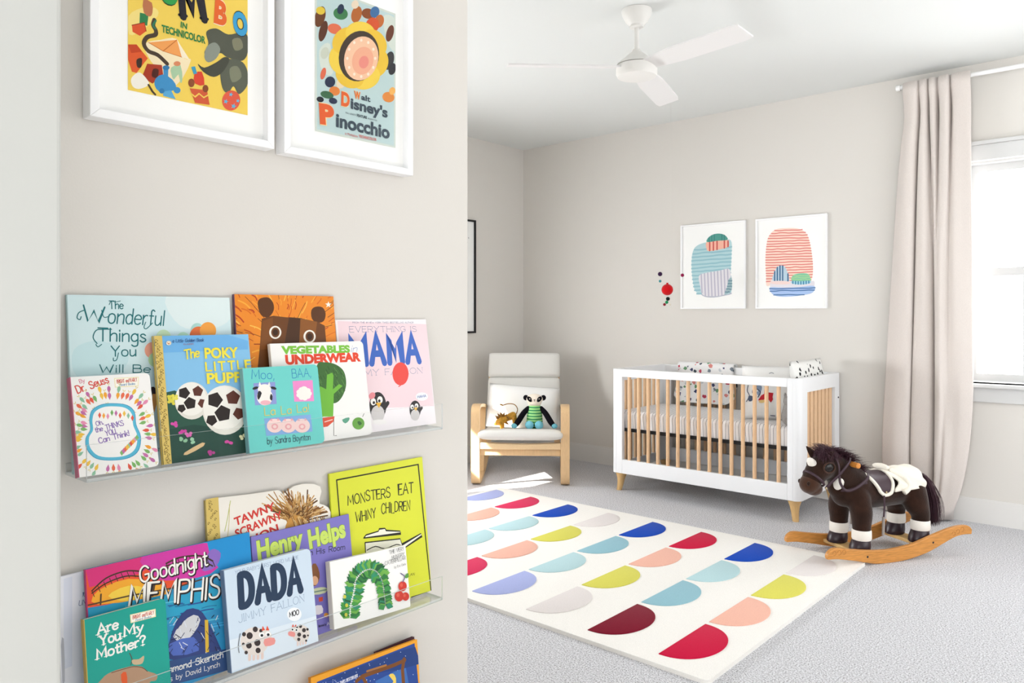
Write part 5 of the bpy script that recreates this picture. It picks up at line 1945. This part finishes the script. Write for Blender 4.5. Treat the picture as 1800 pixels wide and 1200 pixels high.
def art_veg(A):
    A.text('VEGETABLES', (355, 455), (808, 445), 46, '#7cc042', 0.06)
    A.hand('in', (812, 446), (850, 444), 46, '#5c7fc0', w=0.06, shear=.25)
    A.text('UNDERWEAR', (383, 524), (880, 502), 56, '#e2472c', 0.06)
    A.poly([(590, 530), (640, 512), (710, 525), (765, 570), (782, 650), (765, 720), (730, 770), (690, 780), (660, 740), (640, 860), (585, 860), (560, 700)], '#3f6b33', 5)
    rnd = random.Random(2)
    A.up()
    for k in range(70):
        x, y = rnd.uniform(590, 770), rnd.uniform(530, 740)
        if (x - 675) ** 2 / 105 ** 2 + (y - 640) ** 2 / 120 ** 2 < .9:
            A.line([(x, y), (x + 12, y + 22)], 3, ('#5c8f45', '#2c4f26')[k % 2], newlayer=False)
    A.poly([(655, 595), (690, 580), (698, 600), (694, 690), (735, 655), (758, 668), (700, 720), (696, 870), (622, 870), (600, 690), (612, 670), (650, 690)], '#72b83f')
    A.poly([(612, 880), (705, 868), (700, 900), (660, 935), (630, 940)], '#e2573d')
    A.line([(640, 905), (690, 890)], 5, '#f4d9cf')
    A.ell((862, 915), 40, 40, '#6aa446')
    A.poly([(855, 905), (870, 900), (885, 915), (868, 928)], '#3c6b34', 2)
    A.line([(890, 870), (900, 850)], 3, '#4a4a44')
    A.poly([(755, 890), (800, 875), (800, 895), (775, 915)], '#63a58a', 2)
    A.line([(700, 885), (700, 995), (718, 995)], 3, '#55504a')

def art_ring(A):
    A.hand('By', (135, 578), (165, 570), 22, '#d5537c', w=0.12)
    A.hand('Dr. Seuss', (122, 636), (306, 574), 44, '#d9544a', w=0.15, jig=.06)
    A.poly([(335, 548), (480, 540), (478, 596), (340, 603)], '#efe3b4')
    A.poly([(340, 552), (476, 545), (474, 592), (344, 598)], '#faf6ea')
    A.hand('BRIGHT and EARLY', (352, 578), (470, 566), 20, '#c9503c', w=0.14)
    A.hand('Board Books', (370, 594), (458, 586), 14, '#3a7fae', w=0.14)
    C = [(190, 790), (205, 735), (260, 702), (330, 695), (410, 705), (455, 745), (465, 820), (492, 890), (480, 970), (425, 1015), (330, 1030), (230, 1020), (175, 965), (168, 900), (195, 850)]
    ctr = Vector((325, 860))
    rnd = random.Random(6)
    cols = ['#e05a46', '#f0a53a', '#e58fb0', '#7fb46a', '#c46fa6', '#e8704f', '#efc04a', '#8fc0a0']
    P = catmull([(a, b, 0) for a, b in C], 4, closed=True)
    A.up()
    for rr_, nn, ln in ((1.26, 46, 44), (1.48, 26, 46), (.86, 12, 26)):
        for k in range(nn):
            q = P[int(k * len(P) / nn)]
            d = Vector((q.x, q.y)) - ctr
            if rr_ < 1 and (d.y > 40 or d.y > -60 and rnd.random() < .7):
                continue
            p = ctr + d * (rr_ + rnd.uniform(-.02, .02))
            if not (95 < p.x < 590 and 608 < p.y < 1110):
                continue
            e = d.normalized()
            sd = Vector((-e.y, e.x))
            col = cols[rnd.randrange(8)]
            A.face([A.L(z) for z in (p - e * ln * .5, p + sd * 10, p + e * ln * .3 + sd * 9, p + e * ln * .5, p + e * ln * .3 - sd * 9, p - sd * 10)], A.mi(col))
            for sg in (-1, 1):
                a0 = p + e * ln * .5
                A.face([A.L(z) for z in (a0, a0 + e * 16 + sd * 10 * sg, a0 + e * 12 + sd * 3 * sg)], A.mi('#d9c34a'))
    for k in range(7):
        p = Vector((370 + 16 * k, 985 - 18 * k + 12 * (k % 2)))
        A.poly([(p.x - 14, p.y), (p.x, p.y - 16), (p.x + 16, p.y + 4), (p.x, p.y + 18)], cols[k], 2)
    A.poly(C, '#3f97c0', 4)
    A.poly([(ctr.x + (x - ctr.x) * .975, ctr.y + (y - ctr.y) * .98) for x, y in C], '#5bb9d6', 4)
    A.poly([(ctr.x + (x - ctr.x) * .87, ctr.y + (y - ctr.y) * .89) for x, y in C], '#f5f3f0', 4)
    A.up()
    for k in range(9):
        x, y = 250 + 24 * k, 745 + (k % 3) * 8 + abs(k - 4) * 5
        A.face([A.L(z) for z in ((x, y - 18), (x + 9, y), (x, y + 20), (x - 9, y))], A.mi(cols[k % 8]))
        x, y = 380 + 11 * k, 985 - 11 * k
        A.face([A.L(z) for z in ((x, y - 18), (x + 12, y), (x, y + 18), (x - 12, y))], A.mi(cols[(k + 3) % 8]))
    c = '#8a6fb0'
    A.hand('Oh,', (232, 828), (272, 816), 26, c, w=0.17, jig=.05)
    A.hand('the THINKS', (228, 866), (392, 824), 30, c, w=0.16, jig=.06)
    A.hand('YOU', (288, 886), (345, 872), 30, c, w=0.16, jig=.05)
    A.hand('Can Think!', (248, 930), (425, 884), 32, c, w=0.16, jig=.06)

def art_moo(A):
    b = '#2f80b8'
    A.hand('Moo,', (160, 620), (308, 622), 62, b, w=0.07, jig=.04)
    A.hand('BAA,', (428, 615), (550, 605), 58, b, w=0.07, jig=.04)
    A.poly([(170, 650), (313, 641), (324, 787), (181, 796)], '#8d9ad2')
    A.poly([(428, 636), (560, 629), (570, 768), (440, 772)], '#ee8fcb')
    A.poly([(240, 882), (548, 856), (560, 968), (255, 998)], '#86aede')
    def blob(x, y, rx, ry, col='#f2efe8'):
        A.ell((x, y), rx, ry, col)
    blob(245, 740, 52, 56)
    blob(243, 692, 44, 36)
    for s in (-1, 1):
        A.poly([(243 + s * 20, 665), (243 + s * 32, 640), (243 + s * 40, 668)], '#f2efe8')
        A.ell((243 + s * 60, 682), 20, 9, '#2b2a2e', s * .3)
    A.poly([(205, 700), (225, 715), (205, 760), (195, 735)], '#2b2a2e', 2)
    A.poly([(285, 720), (296, 735), (292, 765), (278, 750)], '#2b2a2e', 2)
    A.ell((250, 778), 34, 16, '#f0b4be')
    for k in range(9):
        a = 2 * pi * k / 9
        blob(503 + 34 * cos(a), 718 + 30 * sin(a), 18, 16)
    blob(503, 720, 38, 36)
    blob(503, 690, 24, 20)
    for x in (310, 400, 490):
        blob(x, 930, 52, 46, '#f3d3cf')
        A.ell((x, 936), 22, 20, '#eba9ad')
        A.ell((x, 936), 12, 11, '#f3d3cf')
        A.poly([(x - 36, 895), (x - 18, 880), (x - 16, 900)], '#eba9ad')
        A.poly([(x + 36, 893), (x + 18, 878), (x + 16, 898)], '#eba9ad')
    A.hand('La La La!', (245, 862), (535, 838), 52, '#e8cf6a', w=0.1, jig=.05)
    A.hand('by Sandra Boynton', (262, 1052), (545, 1024), 44, '#3a4a5a', w=0.075, jig=.03)

def art_white(A):
    A.hand('101 THINGS FOR KIDS', (148, 695), (420, 640), 26, '#5f6a92', w=0.1, shear=.1)
    A.hand('UNDER A DOLLAR', (128, 748), (420, 690), 30, '#5f6a92', w=0.1, shear=.1)
    A.poly([(40, 590), (90, 575), (90, 1100), (40, 1120)], '#dfe4f2', 0)
    A.poly([(20, 980), (40, 940), (46, 1190), (24, 1190)], '#b9bcc6', 2)

def tawny_outline(A, W, H):
    pts = [(5, 232), (90, 222), (250, 203), (385, 183), (402, 190), (412, 205), (432, 190), (470, 162), (520, 150), (575, 150), (608, 165), (615, 190), (606, 225), (604, 255), (630, 262), (652, 275), (663, 300), (664, 330), (662, 420)]
    L = [A.L(p) for p in pts]
    x1 = max(p.x for p in L)
    return [(0, 0), (x1, 0)] + [(p.x, p.y) for p in L[::-1]][:-1] + [(0, L[0].y)]
def art_tuft(A):
    A.clip = None
    rnd = random.Random(8)
    A.line([(105, 400), (120, 330), (135, 240)], 4, '#b9c06a', 3)
    A.line([(120, 430), (128, 350), (130, 260)], 3, '#c9b96a', 3)
    A.up()
    for k in range(170):
        a = rnd.uniform(-2.9, -0.25)
        L = rnd.uniform(70, 190) * (0.7 + 0.3 * abs(cos(a * 1.5)))
        x, y = 475 + rnd.uniform(-40, 50), 330 + rnd.uniform(-10, 30)
        e = (x + L * cos(a), y + L * sin(a) * .95)
        if e[1] < 166 + max(0, (430 - e[0])) * .35 or e[0] > 650 or (e[0] > 596 and e[1] < 268):
            continue
        A.line([(x, y), ((x + e[0]) / 2 + 5, (y + e[1]) / 2 - 6), e], rnd.uniform(3, 8), ('#c79a5a', '#a8763a', '#8a5a2a', '#d9b27a', '#5e3d20')[k % 5], 3, newlayer=False)
    A.poly([(420, 400), (440, 340), (480, 315), (520, 330), (560, 360), (660, 330), (666, 345), (560, 420), (430, 440)], '#c58f45', 2)
    A.up()
    for k in range(40):
        x = rnd.uniform(450, 640)
        A.line([(x, 330 + rnd.uniform(-10, 20)), (x + 20, 380)], 4, ('#8a5a2a', '#dcb87a')[k % 2], newlayer=False)
    c = '#d23c34'
    A.text('TAWNY', (160, 372), (372, 285), 42, c, 0.03)
    A.text('SCRAWNY', (165, 435), (410, 330), 42, c, 0.03)
    A.text('LION', (245, 470), (392, 400), 42, c, 0.03)
    A.bmclip = None
    H2 = A.ol[-1][1]
    A.H = H2
    gold_spine(A, 0.022, 5)

def art_lime(A):
    k = '#23241a'
    A.line([(695, 130), (1125, 48), (1193, 715), (1090, 748)], 6, k)
    A.line([(695, 130), (712, 330), (760, 800)], 6, k)
    A.hand('MONSTERS', (755, 262), (978, 218), 54, k, w=0.1, jig=.06, seed=4)
    A.hand('EAT', (1022, 208), (1100, 196), 56, k, w=0.11, jig=.05)
    A.hand('WHINY', (797, 352), (902, 328), 52, k, w=0.1, jig=.06, seed=8)
    A.hand('CHILDREN', (932, 310), (1082, 288), 52, k, w=0.1, jig=.06, seed=5)
    # a lidded pot with a long handle
    pot = [(845, 460), (1030, 440), (1040, 470), (1140, 412), (1145, 425), (1050, 490), (1050, 540), (850, 560)]
    A.poly(pot, '#f4f2e2')
    A.line(pot + [pot[0]], 5, k)
    lid = [(838, 436), (850, 420), (915, 400), (920, 388), (950, 385), (956, 396), (1030, 400), (1034, 412)]
    A.poly(lid, '#f4f2e2')
    A.line(lid + [lid[0]], 5, k)
    A.line([(855, 500), (900, 480), (950, 492), (1010, 470), (1040, 478)], 4, k, 3)
    A.hand('BRUCE ERIC KAPLAN', (920, 660), (1106, 632), 14, k, w=0.12)

def art_bridge(A):
    A.poly([(165, 535), (1128, 320), (1140, 560), (1000, 1140), (230, 1300), (165, 900)], '#2f8fc0')
    A.poly([(165, 535), (520, 450), (900, 380), (760, 620), (300, 740), (180, 760)], '#e8552f')
    A.poly([(165, 535), (560, 447), (700, 430), (480, 560), (190, 640)], '#d8327a', 0)
    A.poly([(500, 455), (860, 380), (1000, 420), (900, 560), (640, 600), (560, 560)], '#cf3aa2', 3)
    A.poly([(880, 375), (1128, 320), (1140, 560), (980, 560), (900, 470)], '#1f8fd0', 0)
    A.poly([(900, 420), (960, 440), (930, 520), (850, 540)], '#8a6ac0', 3)
    A.poly([(240, 660), (420, 590), (600, 620), (640, 680), (240, 740)], '#f2a92f', 3)
    A.poly([(300, 690), (420, 630), (560, 660), (420, 720)], '#f6cf4a', 3)
    A.poly([(185, 770), (420, 720), (950, 640), (960, 760), (640, 860), (200, 900)], '#2a9ec4')
    rnd = random.Random(3)
    A.up()
    for q in range(40):
        x, y = rnd.uniform(190, 940), rnd.uniform(735, 1010)
        A.line([(x, y), (x + 40, y - 8 + rnd.uniform(-5, 5)), (x + 85, y - 16)], rnd.uniform(3, 9), ('#5cc0d8', '#1c6f9c', '#46aee0', '#2b4f94')[q % 4], 3, newlayer=False)
    k = '#40301f'
    for a in ([(205, 660), (290, 585), (400, 545), (480, 545)], [(640, 500), (720, 465), (840, 455), (912, 485)]):
        A.line(a, 9, k, 5)
        A.line([(a[0][0], a[0][1] + 14)] + [(p[0], p[1] + 30) for p in a[1:]], 8, k, 5)
        for j in range(9):
            f = j / 8
            p = Vector(a[0]).lerp(Vector(a[3]), f)
            dy = -60 * 4 * f * (1 - f) * .55
            A.line([(p.x, p.y + dy), (p.x + 14, p.y + dy + 34)], 4, k)
    A.line([(180, 745), (420, 690), (700, 640), (1000, 545)], 9, '#55402a')
    A.line([(255, 740), (258, 680)], 9, '#55402a')
    A.line([(560, 690), (580, 580)], 9, '#55402a')
    # riverside tangle with a pale rock
    A.poly([(660, 960), (700, 840), (760, 770), (830, 770), (880, 830), (960, 1000), (1000, 1120), (660, 1060)], '#2f3f78', 2)
    A.poly([(680, 930), (730, 850), (800, 800), (840, 830), (800, 910), (740, 960)], '#cfd0d4', 2)
    A.poly([(865, 830), (885, 830), (890, 1020), (870, 1020)], '#d9b23a')
    A.poly([(660, 970), (800, 930), (830, 1010), (680, 1040)], '#4f68b8', 2)
    A.up()
    for q in range(60):
        x, y = rnd.uniform(670, 960), rnd.uniform(790, 1040)
        A.line([(x, y), (x + rnd.uniform(-30, 30), y + rnd.uniform(5, 40))], rnd.uniform(2, 5), ('#1d2440', '#d9dde8', '#23305c', '#2a2320')[q % 4], newlayer=False)
    A.poly([(660, 1070), (990, 1000), (1000, 1140), (640, 1220), (300, 1300), (300, 1190)], '#2f4d80')
    A.hand('Goodnight', (492, 615), (885, 515), 92, '#241c20', w=0.2, jig=.04)
    A.hand('Goodnight', (488, 611), (881, 511), 92, '#f4f1ea', w=0.115, jig=.04)
    A.hand('MEMPHIS', (424, 765), (952, 700), 138, '#241c20', w=0.17, jig=.05, seed=7)
    A.hand('MEMPHIS', (420, 760), (948, 695), 138, '#f4f1ea', w=0.095, jig=.05, seed=7)
    A.hand('Ann Hammond Skertich', (470, 1192), (972, 1050), 40, '#f1eee6', w=0.12, serif=.08)
    A.hand('Illustrations by David Lynch', (480, 1245), (952, 1102), 30, '#f1eee6', w=0.1, serif=.06)

def art_henry(A):
    A.text('Henry', (280, 548), (522, 475), 92, '#c9e06a', 0.045, outline='#6f8a3a', osz=.02)
    A.text('Helps', (552, 490), (745, 425), 92, '#c9e06a', 0.045, outline='#6f8a3a', osz=.02)
    A.hand('Clean His Room', (480, 540), (738, 496), 30, '#2c2a3c', w=0.12)
    A.poly([(560, 590), (585, 570), (605, 620), (600, 665), (570, 690)], '#8a5a3a', 2)
    A.ell((580, 660), 18, 24, '#e6b28c')
    A.poly([(560, 710), (610, 695), (645, 700), (635, 725), (570, 735)], '#cfd6b0', 2)
    A.line([(570, 722), (640, 708)], 6, '#7f9a8a')
    A.poly([(600, 750), (622, 745), (622, 768), (602, 772)], '#d8503a')
    A.poly([(570, 800), (615, 790), (622, 830), (580, 840)], '#efe9f0', 2)
    A.ell((640, 842), 12, 12, '#efa54a')
    A.hand('Illustrated by', (600, 906), (640, 896), 12, '#23203a', w=0.14)
    A.text('Alison', (644, 896), (690, 880), 16, '#e9e4f4', 0.02)

def art_teal(A):
    W = '#f2f1ec'
    A.hand('Are', (240, 918), (358, 880), 58, W, w=0.19, serif=.17)
    A.hand('You', (255, 982), (372, 944), 58, W, w=0.19, serif=.17)
    A.hand('My', (396, 928), (506, 896), 58, W, w=0.19, serif=.17)
    A.hand('Mother?', (236, 1062), (520, 974), 58, W, w=0.19, serif=.17)
    A.poly([(428, 800), (578, 765), (580, 812), (432, 850)], '#efe3b4')
    A.poly([(434, 804), (572, 772), (574, 808), (438, 844)], '#faf6ea')
    A.hand('BRIGHT and EARLY', (444, 826), (568, 796), 20, '#c9503c', w=0.14)
    A.hand('Board Books', (462, 838), (552, 816), 13, '#3a7fae', w=0.14)
    # brown hillocks with an orange band
    A.poly([(200, 1300), (260, 1180), (320, 1135), (400, 1110), (450, 1100), (500, 1105), (530, 1130), (585, 1150), (580, 1185), (540, 1200), (560, 1300)], '#b08d72', 3)
    A.line([(320, 1140), (400, 1116), (450, 1104), (500, 1110), (530, 1132)], 4, '#5d4434', 3)
    A.poly([(375, 1150), (405, 1135), (412, 1200), (385, 1210)], '#dd5a2c', 2)
    A.line([(432, 1095), (440, 1060), (425, 1025)], 4, '#5d4434', 3)
    A.poly([(440, 1065), (480, 1060), (510, 1040), (500, 1085), (450, 1092)], '#c7b08e', 3)

def art_dada(A):
    A.poly([(85, 990), (590, 845), (600, 985), (130, 1145)], '#dfeaf4')
    A.hand("YOUR BABY'S FIRST WORD WILL BE", (160, 628), (494, 546), 20, '#7e93b2', w=0.085, serif=.06)
    A.hand('DADA', (194, 796), (506, 712), 165, '#263a55', w=0.24, space=30)
    A.hand('JIMMY FALLON', (180, 884), (525, 770), 42, '#8ba3bd', w=0.07, serif=.08)
    A.ell((472, 838), 38, 36, '#f2f5f8', n=20)
    A.hand('MOO', (447, 852), (496, 838), 26, '#2b2b30', w=0.18)
    rnd = random.Random(7)
    for (x, y, rx, ry, f) in ((262, 980, 74, 74, 1), (506, 940, 46, 46, -1)):
        A.up()
        for k in range(4):
            X = x - rx * .35 + k * rx * .3
            A.line([(X, y + ry * .8), (X, y + ry * 1.3 - k * 3)], rx * .2, '#e9d2c8', newlayer=False)
        A.ell((x, y), rx, ry, '#e7ddd6')
        A.ell((x + f * rx * .7, y - ry * .35), rx * .52, ry * .5, '#e7ddd6')
        for dx, dy, r in ((-.75, -.5, .14), (-.35, -.4, .22), (-.4, .3, .2), (.2, .1, .22), (.25, .65, .18), (-.8, 0.2, .1), (0.05, -.85, .18), (.45, -.75, .12), (-.6, .8, .12)):
            A.ell((x + f * dx * rx, y + dy * ry), rx * r, ry * r * 1.1, '#3a3030')
        A.ell((x + f * rx * .5, y - ry * .45), rx * .2, ry * .2, '#f8f8f6')
        A.ell((x + f * rx * .95, y - ry * .5), rx * .2, ry * .2, '#f8f8f6')
        A.ell((x + f * rx * .52, y - ry * .42), rx * .1, ry * .1, '#2b2b30')
        A.ell((x + f * rx * .97, y - ry * .47), rx * .1, ry * .1, '#2b2b30')
        A.poly([(x + f * rx * .7, y - ry * .15), (x + f * rx * 1.4, y - ry * .25), (x + f * rx * 1.42, y + ry * .2), (x + f * rx * .75, y + ry * .35)], '#ee9a94', 2)
        A.poly([(x + f * rx * .5, y - ry * .75), (x + f * rx * .58, y - ry * 1.1), (x + f * rx * .75, y - ry * .8)], '#e0553c')
        A.poly([(x + f * rx * .8, y - ry * .78), (x + f * rx * .9, y - ry * 1.12), (x + f * rx * 1.05, y - ry * .78)], '#e0553c')
    A.line([(186, 940), (176, 1000), (180, 1040)], 4, '#6b6f76', 3)

def art_garland(A):
    rnd = random.Random(10)
    g = ['#2f7a3c', '#4a9a45', '#1f5f38', '#6fae4a', '#2f8f6a', '#3c8f4a']
    path = catmull([(765, 858, 0), (768, 800, 0), (785, 720, 0), (800, 650, 0), (850, 605, 0), (900, 610, 0), (932, 660, 0), (944, 730, 0), (950, 790, 0)], 7)
    # a plain garland of leaves
    for k, p in enumerate(path):
        nx = path[min(k + 1, len(path) - 1)] - path[max(k - 1, 0)]
        a = atan2(nx.y, nx.x)
        w = 58 if k < 40 else 42
        for s in (-1, 1):
            b = a + s * (1.15 + rnd.uniform(-.25, .25))
            e = Vector((p.x + w * cos(b), p.y + w * sin(b)))
            m = (Vector((p.x, p.y)) + e) / 2
            q = Vector((-sin(b), cos(b))) * 17
            A.poly([(p.x, p.y), (m.x + q.x, m.y + q.y), (e.x, e.y), (m.x - q.x, m.y - q.y)], g[rnd.randrange(6)])
    for c in ((735, 745), (745, 790), (742, 840)):
        A.ell(c, 8, 10, '#c9c94a')
    # a cluster of red berries
    for cx_, cy_, r_ in ((1040, 690, 26), (1022, 742, 28), (1056, 744, 22)):
        A.ell((cx_, cy_), r_ * .85, r_, '#d3382b', 0.06)
        A.ell((cx_ - 6, cy_ - 6), r_ * .3, r_ * .4, '#e2604c', 0.06)
    A.line([(1040, 668), (1052, 640), (1030, 622)], 4, '#6a5a8a', 3)
    A.poly([(1050, 640), (1066, 620), (1076, 634), (1062, 648)], '#5c9a48', 2)
    A.hand('THE VERY', (972, 522), (1048, 500), 20, '#54534f', w=0.09, serif=.07)
    A.hand('HUNGRY', (985, 550), (1050, 530), 20, '#54534f', w=0.09, serif=.07)
    A.hand('CATERPILLAR', (948, 580), (1056, 548), 20, '#54534f', w=0.09, serif=.07)
    A.hand('by Eric Carle', (997, 596), (1057, 578), 13, '#7a7974', w=0.09)

def art_night(A):
    A.poly([(590, 1195), (1106, 990), (1180, 1400), (640, 1600)], '#2a4a94')
    A.poly([(640, 1190), (900, 1080), (1110, 1010), (1130, 1100), (900, 1150)], '#24407f', 2)
    rnd = random.Random(12)
    A.up()
    for k in range(60):
        x = rnd.uniform(620, 1110)
        y = rnd.uniform(1190 - (x - 590) * .38 + 12, 1230)
        A.face([A.L((x + 2.6 * cos(t), y + 2.6 * sin(t))) for t in (0, 1.57, 3.14, 4.71)], A.mi('#cfd9ec'))
    A.poly([(900, 1190), (1000, 1140), (1060, 1120), (1080, 1230), (900, 1260)], '#3f6fb4')
    br = '#7a4a24'
    A.line([(800, 1190), (830, 1165), (1000, 1105), (1055, 1080)], 16, br)
    A.line([(1050, 1075), (1042, 1130), (1050, 1230)], 16, br)
    A.line([(830, 1165), (850, 1200)], 14, br)
    A.line([(855, 1138), (955, 1106)], 8, '#a9713a')
    A.poly([(970, 1160), (992, 1150), (1008, 1175), (1004, 1215), (980, 1220), (994, 1190)], '#f0d060', 2)
    A.hand('#1 NEW YORK TIMES BESTSELLER', (640, 1240), (806, 1168), 16, '#e9ecf4', w=0.16)

GU, GL_ = 'picture books on the upper clear shelf', 'picture books on the lower clear shelf'
book('large pale aqua picture book with round balloons, back left on the upper clear shelf', 3, (62, 60), (1012, 100), (500, 67), ZF1, -1.200, 6, 0.006, '#cfe5e8', spine='#a9c4c6', draw=art_aqua, group=GU)
book('orange picture book with a brown animal head and wide eyes on the upper shelf', 4, (45, 65), (700, 120), (350, 70), ZF1, -1.200, 6, 0.006, '#e98a2a', spine='#6b4a63', draw=art_bear, group=GU)
book('pale pink book with the big blue word MAMA on the upper shelf', 4, (715, 260), (1340, 560), (1100, 230), ZF1, -1.196, 8.5, 0.006, '#f4edf0', draw=art_pink, group=GU)
book('blue and green book with a gold spine and yellow title on the upper shelf', 3, (592, 640), (1140, 500), (800, 297), ZF1, -1.174, 10, 0.005, '#85bfe6', spine='#cdb05c', draw=art_field, group=GU)
book('white board book with a green broccoli and red underwear title', 4, (290, 480), (925, 700), (600, 380), ZF1, -1.175, 9.5, 0.008, '#f3f1ee', spine='#e7e4dc', rc=0.009, draw=art_veg, group=GU)
book('white board book with a blue ring on its cover, front left of the upper shelf', 3, (105, 820), (574, 820), (300, 530), ZF1, -1.159, 14, 0.013, '#f5f3f0', spine='#c46a86', rc=0.007, board=True, draw=art_ring, group=GU)
book('turquoise board book with pink pigs in a blue strip, front of the upper shelf', 4, (125, 830), (618, 800), (350, 538), ZF1, -1.159, 9.5, 0.011, '#6fcfc8', spine='#7fb3b8', rc=0.008, board=True, draw=art_moo, group=GU)
book('white picture book half hidden behind the near wall edge on the lower shelf', 5, (10, 600), (560, 560), (165, 545), ZF2, -1.201, 6, 0.006, '#eceef6', draw=art_white, group=GL_)
book('cream shaped book with a tuft of straw and red title on the lower shelf', 6, (8, 300), (668, 325), (90, 222), ZF2, -1.199, 6, 0.005, '#f1ece2', spine='#a89452', draw=art_tuft, outline=tawny_outline, group=GL_)
book('lime yellow book with black hand lettering, tallest at the right of the lower shelf', 6, (665, 230), (1172, 375), (890, 55), ZF2, -1.1985, 6, 0.004, '#dbe03c', spine='#c3c92e', draw=art_lime, group=GL_)
book('colourful book with a bridge at sunset on the lower shelf', 5, (175, 650), (1128, 320), (645, 427), ZF2, -1.177, 8.5, 0.006, '#2f8fc0', spine='#b02f6a', draw=art_bridge, group=GL_)
book('purple book with lime green lettering on the lower shelf', 6, (250, 480), (768, 420), (500, 370), ZF2, -1.184, 8, 0.004, '#8078c4', draw=art_henry, roll=0, group=GL_)
book('teal board book with white serif title, front left of the lower shelf', 5, (165, 900), (645, 850), (390, 768), ZF2, -1.159, 9, 0.011, '#18a091', spine='#c9a94a', rc=0.008, board=True, draw=art_teal, group=GL_)
book('pale blue board book with the dark word DADA and spotted cows on the lower shelf', 6, (122, 870), (578, 740), (330, 548), ZF2, -1.159, 9.2, 0.0125, '#cfdfee', spine='#6c83a0', rc=0.009, board=True, draw=art_dada, group=GL_)
book('small white board book with a green leafy arch and red dots on the lower shelf', 6, (672, 740), (1072, 640), (845, 520), ZF2, -1.159, 11, 0.013, '#f5f4f1', spine='#d5d0c4', rc=0.003, board=True, draw=art_garland, roll=-2.8, group=GL_)
book('night blue book with an orange border at the bottom of the picture', 6, (560, 1180), (1122, 1010), (830, 1075), ZF3, -1.168, 8, 0.007, '#eea32c', spine='#c97f1c', draw=art_night, roll=-2.2, group='books on the lowest shelf')
book('dark maroon book just showing behind the orange-bordered night book', 6, (905, 1060), (1106, 980), (1000, 998), ZF3, -1.187, 7, 0.006, '#4a2430', group='books on the lowest shelf')
